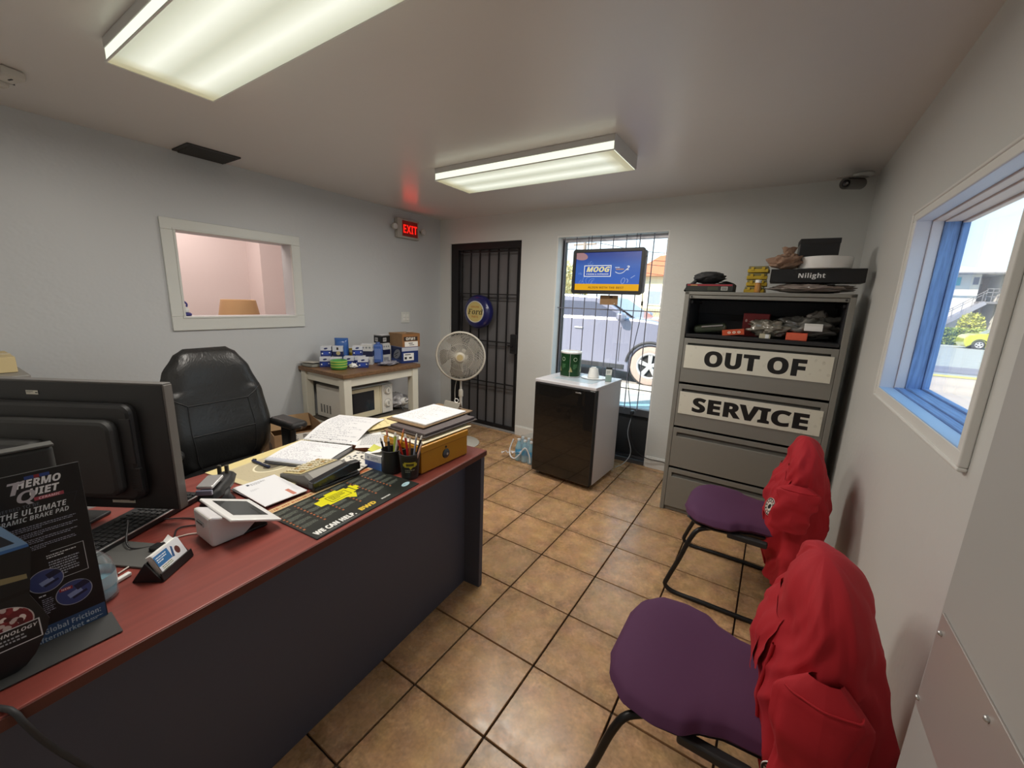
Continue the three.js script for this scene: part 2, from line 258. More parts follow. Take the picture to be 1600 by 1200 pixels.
{ // apartment block over the road
  const b = thing('apartment_building', 'white two storey apartment block with outside stair and balcony', 'building');
  const wm = std([0.8, 0.78, 0.75], 0.85), gm = std([0.2, 0.19, 0.2], 0.7), stair = std([0.3, 0.3, 0.36], 0.7);
  const box = (n, x0, x1, y0, y1, z0, z1, m) => { const a = sp(x0, y0, z0), c = sp(x1, y1, z1); return part(b, n, bx(Math.abs(c[0] - a[0]), Math.abs(c[1] - a[1]), Math.abs(c[2] - a[2])), m, [(a[0] + c[0]) / 2, (a[1] + c[1]) / 2, (a[2] + c[2]) / 2]); };
  box('wing', 8.5, 13.66, -0.3, 4.1, -34, -42, wm); box('wing', 14.6, 22, -0.3, 4.05, -33.4, -42, wm); box('recess_wall', 13.66, 14.6, -0.3, 4.0, -36, -42, std([0.55, 0.47, 0.42], 0.85));
  box('roof_slab', 8, 13.95, 4.12, 4.3, -33.1, -43, std([0.62, 0.58, 0.55], 0.8)); box('roof_slab', 13.9, 22.5, 4.06, 4.2, -32.7, -43, std([0.62, 0.58, 0.55], 0.8));
  { const a = sp(8, 4.3), c = sp(14.2, 4.3), t = sp(10.2, 4.95); part(b, 'gable', mv(ext(shape([[a[0], a[1]], [c[0], a[1]], [t[0], t[1]]]), 6), [0, 0, a[2] - 5.5]), std([0.6, 0.54, 0.5], 0.85)); }
  box('fascia', 8, 22.5, 4.04, 4.12, -32.68, -32.75, gm);
  for (const [x0, x1, y0, y1, c] of [[12.3, 12.83, 3.36, 3.95, 0x6fb3c4], [13.3, 13.62, 3.42, 3.95, 0x5b5f78], [10.6, 11.5, 3.3, 3.95, 0x6fb3c4], [15.6, 16.4, 3.2, 3.9, 0x6f7f90]]) { const w = box('window', x0, x1, y0, y1, x0 > 14 ? -33.37 : -33.97, x0 > 14 ? -33.45 : -34.05, std([0.7, 0.7, 0.7], 0.5)); part(w, 'pane', bx((x1 - x0) * S - 0.12, (y1 - y0) * S - 0.12, 0.05), std(c, 0.15), [0, 0, 0.06]); }
  box('balcony_slab', 13.6, 14.62, 2.3, 2.42, -33.3, -36, gm);
  for (const x of [13.72, 14.6]) box('post', x, x + 0.05, 0.4, x < 14 ? 2.3 : 4.0, -33.3, -33.4, gm);
  for (const [x0, x1, y0, y1, c] of [[14.05, 14.3, 2.42, 3.6, 0x8a8078], [14.05, 14.3, 0.6, 2.0, 0x77707c]]) box('doorway', x0, x1, y0, y1, -35.9, -36.05, std(c, 0.7));
  for (const y of [3.17, 2.95, 2.7]) box('railing', 13.85, 14.66, y, y + 0.04, -33.32, -33.36, gm);
  for (let k = 0; k < 4; k++) box('railing_post', 13.87 + k * 0.24, 13.9 + k * 0.24, 2.42, 3.18, -33.32, -33.36, gm);
  { const a = sp(12.3, 1.1), c = sp(13.85, 2.42), dx = c[0] - a[0], dy = c[1] - a[1], L = Math.hypot(dx, dy), an = Math.atan2(dy, dx);
    part(b, 'stair', bx(L, 0.32, 1.1), stair, [(a[0] + c[0]) / 2, (a[1] + c[1]) / 2 - 0.1, a[2] + 0.7], [0, 0, an]);
    for (const k of [0.75, 0.95]) part(b, 'stair_rail', bx(L, 0.05, 0.05), gm, [(a[0] + c[0]) / 2, (a[1] + c[1]) / 2 + k, a[2] + 1.2], [0, 0, an]);
    for (let k = 0; k < 4; k++) part(b, 'baluster', bx(0.04, 0.95, 0.04), gm, [a[0] + dx * (k + 0.6) / 4, a[1] + dy * (k + 0.6) / 4 + 0.5, a[2] + 1.2]); }
  { const a = sp(14.57, 4.0, -32.9); part(b, 'downpipe', tube([[a[0] + 0.35, a[1], a[2]], [a[0] + 0.1, a[1] - 0.35, a[2]], [a[0], a[1] - 0.9, a[2]], [a[0] - 0.05, a[1] - 4, a[2]]], 0.05, 20, 6), std([0.6, 0.58, 0.58], 0.6)); }
}
function leafMass(n, seed, inside, size) { // leaf clump geometry
  const r = rng(seed), pos = [], q = new THREE.Quaternion(), e = new THREE.Euler();
  for (let k = 0; k < n; k++) { const c = inside(r); e.set(r() * 6, r() * 6, r() * 6); q.setFromEuler(e); const s = size * (0.6 + r() * 0.8);
    const p = [[-0.5, 0, 0], [0, 0.25, 0], [0.5, 0, 0], [0, -0.25, 0]].map((a) => V(...a).multiplyScalar(s).applyQuaternion(q).add(V(...c))); for (const i of [0, 1, 2, 0, 2, 3]) pos.push(p[i].x, p[i].y, p[i].z); }
  const g = new THREE.BufferGeometry(); g.setAttribute('position', new THREE.Float32BufferAttribute(pos, 3)); g.computeVertexNormals(); g.setAttribute('uv', new THREE.Float32BufferAttribute(new Float32Array(pos.length / 3 * 2), 2)); return g;
}
const leafM = std([0.3, 0.36, 0.07], 0.7), leafY = std([0.5, 0.5, 0.1], 0.7);
{
  const a = sp(8.5, 0, -30.2), c = sp(15.2, 0, -30.2), y0 = gy(a[2]);
  const hedge = thing('hedge', 'clipped green hedge in front of the apartment block', 'hedge', [0, 0, 0]);
  part(hedge, 'hedge_core', rb(c[0] - a[0], 1.15, 1.0, 0.15), std([0.09, 0.13, 0.03], 0.9), [(a[0] + c[0]) / 2, y0 + 0.57, a[2]]);
  part(hedge, 'foliage', leafMass(5200, 3, (r) => { const f = r(); return f < 0.6 ? [a[0] + r() * (c[0] - a[0]), y0 + r() * 1.3, a[2] + 0.5 + r() * 0.15] : [a[0] + r() * (c[0] - a[0]), y0 + 1.15 + r() * 0.15, a[2] - 0.5 + r() * 1.1]; }, 0.2), leafM);
  const t = sp(13.35, 1.2, -32.6);
  const s = thing('shrub', 'bushy yellow-green shrub under the outside stair', 'shrub', [t[0], gy(t[2]), t[2]]);
  part(s, 'foliage', leafMass(1500, 9, (r) => { const u = r() * 6.28, v = Math.acos(2 * r() - 1), q = Math.cbrt(r()); return [Math.sin(v) * Math.cos(u) * 0.85 * q, 1.5 + Math.cos(v) * 1.1 * q, Math.sin(v) * Math.sin(u) * 0.7 * q]; }, 0.22), leafY);
  part(s, 'stem', cy(0.05, 0.07, 1.3, 8), std([0.2, 0.14, 0.09], 0.9), [0, 0.65, 0]);
}
// a car seen from the side: profile in x (front to +x), y; depth along z
function car(name, label, p, ry, o) {
  const g = thing(name, label, 'car', p, ry), paint = phys(o.paint, 0.3, { metalness: o.metal ?? 0.3, clearcoat: 0.9, clearcoatRoughness: 0.08 }), dark = std([0.03, 0.03, 0.035], 0.6), gl = phys(o.glass, 0.12, { clearcoat: 0.4 });
  const L = o.len, W = o.wid, hh = o.hood, rf = o.roof, wx = o.wx, rw = o.rw, s = new THREE.Shape(), lo = o.low, ra = rw * 1.16;
  s.moveTo(-L / 2, lo + 0.15); s.lineTo(-L / 2 + 0.1, lo); s.lineTo(-wx - ra, lo); s.absarc(-wx, rw, ra, Math.PI - 0.2, 0.2, true); s.lineTo(wx - ra, lo); s.absarc(wx, rw, ra, Math.PI - 0.2, 0.2, true);
  s.lineTo(L / 2 - 0.12, lo); s.quadraticCurveTo(L / 2 + 0.02, lo + 0.15, L / 2, hh - 0.3); s.quadraticCurveTo(L / 2 - 0.05, hh - 0.06, L / 2 - 0.35, hh - 0.03); s.quadraticCurveTo(o.cowl + 0.5, hh + 0.06, o.cowl, hh + 0.08);
  s.lineTo(-L / 2 + 0.15, hh + 0.06); s.quadraticCurveTo(-L / 2 - 0.02, hh - 0.1, -L / 2, lo + 0.15);
  part(g, 'body', mv(ext(s, W - 0.12, 0.06, 20), [0, 0, -W / 2 + 0.06]), paint);
  const c = new THREE.Shape(), top = o.top; // cabin
  c.moveTo(-L / 2 + 0.2, hh); c.lineTo(o.cowl + 0.1, hh); c.lineTo(top[1], rf - 0.03); c.quadraticCurveTo((top[0] + top[1]) / 2, rf + 0.05, top[0], rf - 0.02); c.closePath();
  part(g, 'cabin', mv(ext(c, W - 0.36, 0.05, 12), [0, 0, -W / 2 + 0.18]), paint);
  const sideZ = W / 2 - 0.125;
  for (const sd of [1, -1]) {
    const split = (top[0] + top[1]) / 2 + 0.1;
    const winF = shape([[split, hh + 0.1], [o.cowl - 0.12, hh + 0.1], [top[1] - 0.06, rf - 0.1], [split, rf - 0.08]]), winR = shape([[-L / 2 + 0.5, hh + 0.1], [split - 0.07, hh + 0.1], [split - 0.07, rf - 0.08], [top[0] + 0.12, rf - 0.1]]);
    for (const w of [winF, winR]) part(g, 'window', mv(ext(w, 0.012), [0, 0, sd > 0 ? sideZ : -sideZ - 0.012]), gl);
    part(g, 'belt_line', mv(rb(o.cowl + L / 2 - 0.5, 0.03, 0.02, 0.006), [(o.cowl - L / 2 + 0.5) / 2, hh + 0.085, sd * (W / 2 - 0.1)]), M.silver);
    for (const x of [split - 0.03, o.cowl - 0.22]) part(g, 'door_seam', bx(0.012, hh - lo - 0.2, 0.006), dark, [x, (hh + lo) / 2 + 0.05, sd * (W / 2)]);
    for (const x of [split - 0.3, o.cowl - 1.15]) part(g, 'door_handle', rb(0.2, 0.035, 0.03, 0.012), M.silver, [x, hh - 0.12, sd * (W / 2 + 0.012)]);
    const mm = part(g, 'mirror', rb(0.16, 0.17, 0.22, 0.06, 4), paint, [o.cowl - 0.2, hh + 0.16, sd * (W / 2 + 0.1)]); part(mm, 'mirror_glass', rb(0.01, 0.12, 0.17, 0.004), M.chrome, [-0.078, 0, 0]);
    part(g, 'sill_trim', rb(2 * wx - 2.2 * ra, 0.1, 0.03, 0.012), dark, [0, lo + 0.05, sd * (W / 2 + 0.004)]);
    for (const x of [-wx, wx]) {
      part(g, 'arch_trim', mv(new THREE.TorusGeometry(ra + 0.01, 0.03, 8, 28, PI * 0.94), [0, 0, 0], [0, 0, 0.09]), dark, [x, rw, sd * (W / 2 - 0.005)]);
      const t = part(g, 'tyre', mv(lathe([[rw * 0.66, -0.11], [rw * 0.93, -0.115], [rw, -0.08], [rw, 0.08], [rw * 0.93, 0.115], [rw * 0.66, 0.11]], 36), [0, 0, 0], [PI / 2, 0, 0]), std(o.tyre ?? [0.03, 0.03, 0.03], 0.85), [x, rw, sd * (W / 2 - 0.13)]);
      const rim = []; for (let k = 0; k < 5; k++) { const a = k * PI * 0.4 + 0.3; for (const d of [-0.14, 0.14]) rim.push(mv(rb(rw * 0.6, 0.045, 0.035, 0.01), [Math.cos(a + d) * rw * 0.34, Math.sin(a + d) * rw * 0.34, 0], [0, 0, a + d * 0.4])); }
      rim.push(new THREE.TorusGeometry(rw * 0.63, 0.03, 8, 32), mv(cy(rw * 0.15, rw * 0.15, 0.05, 16), [0, 0, 0], [PI / 2, 0, 0]));
      part(t, 'rim', mg(rim), std([0.62, 0.6, 0.6], 0.35, { metalness: 0.5 }), [0, 0, sd * 0.085]);
      part(t, 'brake_disc', mv(cy(rw * 0.6, rw * 0.6, 0.02, 24), [0, 0, 0], [PI / 2, 0, 0]), std([0.1, 0.09, 0.09], 0.6), [0, 0, sd * 0.03]);
      part(g, 'wheel_well', mv(cy(ra * 0.98, ra * 0.98, 0.3, 24), [0, 0, 0], [PI / 2, 0, 0]), M.blackMatte, [x, rw + 0.02, sd * (W / 2 - 0.22)]);
    }
    part(g, 'headlight', rb(0.28, 0.12, 0.2, 0.04, 3), phys([0.7, 0.72, 0.75], 0.15, { clearcoat: 1 }), [L / 2 - 0.16, hh - 0.22, sd * (W / 2 - 0.13)]);
  }
  { const dx = o.cowl + 0.1 - top[1], dy = rf - hh, l = Math.hypot(dx, dy); part(g, 'windshield', rb(l * 0.86, 0.012, W - 0.42, 0.005), gl, [(o.cowl + 0.1 + top[1]) / 2 + 0.06, (hh + rf) / 2 + 0.03, 0], [0, 0, -Math.atan2(dy, dx)]); }
  return g;
}
car('pickup_car', 'dusty silver-grey car parked side-on outside the barred window', [-0.42, -0.12, -5.46], 0, { paint: [0.28, 0.28, 0.37], glass: [0.09, 0.1, 0.15], len: 5.0, wid: 1.9, hood: 1.2, roof: 1.74, cowl: 1.42, top: [-2.0, 0.62], wx: 1.84, rw: 0.4, low: 0.28, tyre: [0.42, 0.33, 0.29] });
{ const p = sp(13.72, 0, -26.9); car('compact_car', 'yellow-green compact car parked by the hedge', [p[0] - 0.95, gy(p[2]), p[2]], PI, { paint: [0.5, 0.52, 0.04], glass: [0.2, 0.25, 0.22], len: 3.9, wid: 1.7, hood: 0.95, roof: 1.46, cowl: 1.0, top: [-1.3, 0.3], wx: 1.24, rw: 0.31, low: 0.2, metal: 0.1 }); }
car('distant_car', 'white car parked behind the silver-grey car', [0.95, gy(-14), -14.5], 0.1, { paint: [0.75, 0.75, 0.78], glass: [0.2, 0.2, 0.25], len: 4.4, wid: 1.8, hood: 1.0, roof: 1.5, cowl: 0.9, top: [-1.2, 0.2], wx: 1.35, rw: 0.33, low: 0.2 });
{
  const h = thing('roofed_house', 'cream house with an orange tiled roof beyond the barred window', 'house', [-4.7, gy(-30), -30]);
  part(h, 'wall', bx(9, 4.2, 6), std([0.8, 0.72, 0.5], 0.85), [3.5, 2.1, 0]);
  part(h, 'roof', mv(ext(shape([[-1.6, 0], [9.6, 0], [4.0, 3.4]]), 7), [0, 4.1, -3.5]), std([0.6, 0.22, 0.12], 0.8));
  for (const x of [0.4, 2.4, 4.6]) { const w = part(h, 'window', bx(1.0, 1.1, 0.1), M.white, [x, 2.6, 3.02]); part(w, 'pane', bx(0.8, 0.9, 0.04), std([0.3, 0.35, 0.4], 0.2), [0, 0, 0.05]); }
  const y = thing('yellow_house', 'yellow low house at the left of the barred window', 'house', [-14.6, gy(-27), -27]);
  part(y, 'wall', bx(8, 3.6, 5), std([0.75, 0.55, 0.16], 0.85), [0, 1.8, 0]); part(y, 'roof', bx(8.6, 0.25, 5.6), std([0.6, 0.58, 0.55], 0.8), [0, 3.7, 0]);
  for (const x of [-2, 1.4]) part(y, 'window', bx(1.2, 1.1, 0.1), std([0.3, 0.33, 0.36], 0.3), [x, 2, 2.53]);
  const f = thing('picket_fence', 'tan slatted fence in front of the orange roofed house', 'fence', [0, gy(-22), -22]);
  const fg = rb(0.14, 1.7, 0.03, 0.01, 1), fm = [std([0.55, 0.42, 0.25], 0.85), std([0.5, 0.38, 0.22], 0.85)];
  for (let k = 0; k < 56; k++) part(f, 'slat', fg, fm[k % 2], [-9.5 + k * 0.16, 0.85, 0]);
  for (const y2 of [0.4, 1.4]) part(f, 'rail', bx(9, 0.08, 0.05), fm[1], [-5.1, y2, -0.05]);
  const t = thing('street_tree', 'yellowish leafy tree behind the parked car', 'tree', [-8.5, gy(-19), -19]);
  part(t, 'crown', leafMass(2600, 17, (r) => { const u = r() * 6.28, v = Math.acos(2 * r() - 1), q = Math.cbrt(r()); return [Math.sin(v) * Math.cos(u) * 1.6 * q, 3.1 + Math.cos(v) * 1.4 * q, Math.sin(v) * Math.sin(u) * 1.4 * q]; }, 0.24), std([0.7, 0.6, 0.3], 0.7));
  part(t, 'trunk', tube([[0, 0, 0], [0.1, 1, 0.05], [0, 2.4, 0]], 0.14, 10, 8), std([0.22, 0.16, 0.12], 0.9));
  const p = thing('utility_pole', 'wooden utility pole with crossarm seen above the screen', 'pole', [-9.6, gy(-26), -26]);
  part(p, 'shaft', cy(0.11, 0.16, 6.8, 12), std([0.3, 0.24, 0.2], 0.9), [0, 3.4, 0]); part(p, 'crossarm', bx(1.8, 0.12, 0.12), std([0.3, 0.24, 0.2], 0.9), [0, 6.3, 0]);
  for (const [k, y0, y1, y2, d] of [[0, 6.9, 6.2, 6.4, 0], [1, 6.3, 5.35, 5.6, 0.08]]) single('overhead_wire', k ? 'lower overhead wire crossing the sky outside' : 'upper overhead wire crossing the sky outside', 'wire', tube([[-20, y0 - 1.1, -26 + d], [-9.6, y0 - 0.9, -26 + d], [-4.7, y1 - 1.1, -26 + d], [4, y2 - 1.6, -26 + d]], 0.02, 40, 6), M.iron);
}
// ---------- ceiling and wall fittings ----------
const lensTex = tex(256, 64, (x, w, h) => {
  const r = rng(5); x.fillStyle = '#b4bba4'; x.fillRect(0, 0, w, h);
  for (const cyy of [0.27, 0.73]) { const g = x.createLinearGradient(0, h * (cyy - 0.25), 0, h * (cyy + 0.25)); g.addColorStop(0, 'rgba(250,255,235,0)'); g.addColorStop(0.5, 'rgba(250,255,238,1)'); g.addColorStop(1, 'rgba(250,255,235,0)'); x.fillStyle = g; x.fillRect(8, h * (cyy - 0.25), w - 16, h * 0.5); }
  for (const [a, b] of [[0, 22], [w, w - 22]]) { const g = x.createLinearGradient(a, 0, b, 0); g.addColorStop(0, 'rgba(150,140,90,.8)'); g.addColorStop(1, 'rgba(150,140,90,0)'); x.fillStyle = g; x.fillRect(Math.min(a, b), 0, 22, h); }
});
function fixture(x, z, L, W, label, capped) {
  const t = thing('ceiling_light', label, 'ceiling light', [x, H, z], 0), hgt = 0.078;
  const pan = std([0.6, 0.59, 0.58], 0.45), lensM = (k) => new THREE.MeshStandardMaterial({ color: 0xdddddd, roughness: 0.5, emissive: 0xf6ffe6, emissiveIntensity: k });
  part(t, 'pan', rb(L, 0.034, W, 0.003), pan, [0, -0.017, 0]);
  const lens = new THREE.MeshStandardMaterial({ color: 0xdddddd, roughness: 0.5, emissive: 0xffffff, emissiveMap: lensTex, emissiveIntensity: 0.44 }), side = lensM(0.5), end = lensM(0.42);
  part(t, 'diffuser', bx(L - 0.008, hgt - 0.034, W - 0.006), [end, end, side, lens, side, side], [0, -0.034 - (hgt - 0.034) / 2, 0]);
  for (const s of [-1, 1]) { part(t, 'rim', rb(L + 0.002, 0.006, 0.006, 0.002), M.white, [0, -hgt + 0.001, s * (W / 2 - 0.002)]); if (s > 0 && capped) part(t, 'end_cap', rb(0.006, hgt, W + 0.004, 0.002), pan, [s * (L / 2 + 0.002), -hgt / 2, 0]); else part(t, 'end_rim', rb(0.006, 0.008, W + 0.002, 0.002), M.white, [s * (L / 2 - 0.002), -hgt + 0.001, 0]); }
  for (const s of [-1, 1]) { const l = new THREE.RectAreaLight(0xfff8ee, LAMP_POWER, L - 0.1, 0.11); l.name = 'tube_light'; l.position.set(0, -hgt - 0.004, s * W * 0.23); l.rotation.x = -PI / 2; t.add(l); }
}
fixture(1.9, 2.945, 1.27, 0.345, 'large fluorescent ceiling light nearest the camera, cut by the top edge');
fixture(1.955, 1.255, 1.3, 0.385, 'fluorescent ceiling light in mid room before the barred door', true);
{
  const v = thing('ceiling_vent', 'dark louvred air vent in the ceiling by the left wall', 'vent', [0.14, H, 2.375]);
  const dk = std([0.035, 0.034, 0.033], 0.7);
  part(v, 'frame', ext(hole(rrect(0.245, 0.3, 0.005), [[-0.1, -0.13], [0.1, -0.13], [0.1, 0.13], [-0.1, 0.13]]), 0.006, 0.002), dk, [0, 0, 0], [PI / 2, 0, 0]);
  part(v, 'backing', bx(0.22, 0.003, 0.28), M.blackMatte, [0, -0.0015, 0]);
  for (let k = 0; k < 5; k++) part(v, 'louver', rb(0.036, 0.003, 0.262, 0.001, 1), dk, [-0.08 + k * 0.04, -0.01, 0], [0, 0, 0.5]);
}
{ // exit sign, red letters lit
  const e = thing('exit_sign', 'lit red EXIT sign with two small emergency lamps', 'exit sign', [0.004, 2.185, 0.535]);
  const gr = std([0.42, 0.4, 0.36], 0.5);
  part(e, 'housing', rb(0.05, 0.195, 0.305, 0.01), gr, [0.025, 0, 0]);
  const et = tex(256, 160, (x, w, h) => { x.fillStyle = '#3a0503'; x.fillRect(0, 0, w, h); text(x, 'EXIT', w / 2, h / 2 + 4, 118, '#ff1a10', { sx: 0.95 }); });
  const face = new THREE.MeshStandardMaterial({ color: 0x330503, roughness: 0.3, emissive: 0xffffff, emissiveMap: et, emissiveIntensity: 0.8 });
  part(e, 'lit_face', bx(0.215, 0.155, 0.004), [gr, gr, gr, gr, face, gr], [0.053, 0, -0.012], [0, PI / 2, 0]);
  for (const s of [-1, 1]) { part(e, 'lamp_arm', mv(cy(0.007, 0.007, 0.05, 10), [0, 0, 0], [PI / 2, 0, 0]), gr, [0.035, 0.01, s * 0.17]); const hd = part(e, 'lamp_head', mv(lathe([[0.004, -0.03], [0.02, -0.026], [0.032, 0], [0.034, 0.018], [0.001, 0.018]], 24), [0, 0, 0], [0, 0, -PI / 2]), gr, [0.05, 0.0, s * 0.2]); part(hd, 'lamp_lens', mv(cy(0.028, 0.028, 0.004, 24), [0, 0, 0], [0, 0, PI / 2]), phys([0.6, 0.6, 0.6], 0.1, { clearcoat: 1 }), [0.02, 0, 0]); }
  const l = new THREE.RectAreaLight(0xff2a18, 1.0, 0.2, 0.14); l.name = 'exit_light'; l.position.set(0.07, 0, -0.012); l.rotation.y = -PI / 2; e.add(l);
}
{
  const s = thing('wall_switch', 'white two gang switch plate on the left wall', 'switch', [0, 1.26, 0.562]);
  part(s, 'plate', rb(0.008, 0.118, 0.118, 0.003), M.trim, [0.004, 0, 0]);
  for (const z of [-0.024, 0.024]) { const r = part(s, 'rocker', rb(0.008, 0.066, 0.032, 0.002), M.white, [0.01, 0, z]); part(r, 'rocker_seam', bx(0.001, 0.002, 0.03), M.greyPlastic, [0.0042, 0, 0]); }
}
{
  const c = thing('security_camera', 'dark bullet security camera under the ceiling in the far right corner', 'camera', [3.79, H, 0.1]);
  part(c, 'mount', lathe([[0.001, 0], [0.055, 0], [0.053, -0.014], [0.028, -0.03], [0.001, -0.03]], 28), M.white);
  part(c, 'arm', tube([[0, -0.02, 0], [-0.005, -0.045, 0.015], [-0.02, -0.06, 0.04]], 0.014, 10, 10), M.white);
  const b = part(c, 'body', mv(lathe([[0.001, -0.11], [0.026, -0.108], [0.034, -0.09], [0.034, 0.08], [0.03, 0.085], [0.028, 0.07], [0.001, 0.07]], 28), [0, 0, 0], [PI / 2, 0, 0]), std([0.16, 0.15, 0.14], 0.45), [-0.055, -0.078, 0.1], [0.16, -0.55, 0]);
  part(b, 'lens', mv(lathe([[0.001, 0], [0.018, 0], [0.022, 0.006], [0.014, 0.012], [0.001, 0.014]], 24), [0, 0, 0.068], [PI / 2, 0, 0]), phys([0.005, 0.005, 0.008], 0.08, { clearcoat: 1 }));
  part(b, 'sunshade', mv(ext(shape([[-0.038, 0], [0.038, 0], [0.034, 0.006], [-0.034, 0.006]]), 0.22), [0, 0.031, -0.1]), std([0.3, 0.28, 0.26], 0.4));
}
{
  const c = thing('ceiling_sensor', 'pale boxy sensor on the ceiling at the left edge of the photo', 'sensor', [0.56, H - 0.02, 3.27], 0.3);
  part(c, 'housing', mg([rb(0.14, 0.04, 0.075, 0.012, 3), mv(rb(0.05, 0.03, 0.06, 0.01), [-0.06, -0.02, 0])]), std([0.6, 0.57, 0.52], 0.55));
  part(c, 'seam', bx(0.002, 0.041, 0.076), M.greyPlastic, [-0.02, 0, 0]); part(c, 'slot', rb(0.026, 0.003, 0.006, 0.001), M.black, [0.035, -0.021, 0.0]);
}
{ // beyond the pass-through
  const l = thing('table_lamp', 'lamp with a tan drum shade seen through the left wall opening', 'lamp', [-0.78, 0, 1.885]);
  part(l, 'lamp_shade', mv(lathe([[0.172, 0], [0.17, 0.004], [0.134, 0.2], [0.136, 0.203], [0.139, 0.2], [0.175, 0.002], [0.172, 0]], 48), [0, 1.2, 0]), phys([0.75, 0.5, 0.25], 0.85, { transmission: 0.3, thickness: 0 }));
  part(l, 'stem', lathe([[0.001, 0.72], [0.1, 0.72], [0.1, 0.74], [0.03, 0.78], [0.06, 0.95], [0.02, 1.1], [0.012, 1.3], [0.001, 1.3]], 28), M.cream);
  const tb = thing('side_cabinet', 'low wooden cabinet under the tan shaded lamp', 'cabinet', [-0.78, 0, 1.885]);
  part(tb, 'body', rb(0.4, 0.68, 0.5, 0.01), std([0.3, 0.2, 0.12], 0.6), [0, 0.36, 0]); part(tb, 'top', rb(0.44, 0.03, 0.55, 0.006), std([0.33, 0.22, 0.13], 0.5), [0, 0.705, 0]);
  const b = thing('figurine', 'small blue and white ornament on the pass-through sill', 'ornament', [-0.07, 1.298, 2.53]);
  part(b, 'base', lathe([[0.001, 0], [0.028, 0], [0.032, 0.012], [0.022, 0.022], [0.001, 0.024]], 24), std([0.03, 0.03, 0.2], 0.4));
  part(b, 'figure', lathe([[0.001, 0.022], [0.016, 0.024], [0.02, 0.045], [0.008, 0.06], [0.001, 0.066]], 20), M.white); part(b, 'crest', tube([[0, 0.05, 0], [0, 0.08, -0.008], [0, 0.1, 0.006]], 0.006, 10, 8), std([0.04, 0.04, 0.22], 0.4));
  const pl = new THREE.RectAreaLight(0xffece4, 4.2, 0.9, 0.5); pl.name = 'beyond_light'; const cl = thing('ceiling_panel', 'ceiling light panel in the pink room beyond the opening', 'ceiling light', [-0.75, 2.44, 2.2]); part(cl, 'diffuser', rb(0.9, 0.02, 0.5, 0.004), new THREE.MeshStandardMaterial({ color: 0xffffff, emissive: 0xffe6dc, emissiveIntensity: 1 })); pl.position.y = -0.016; pl.rotation.x = -PI / 2; cl.add(pl);
}

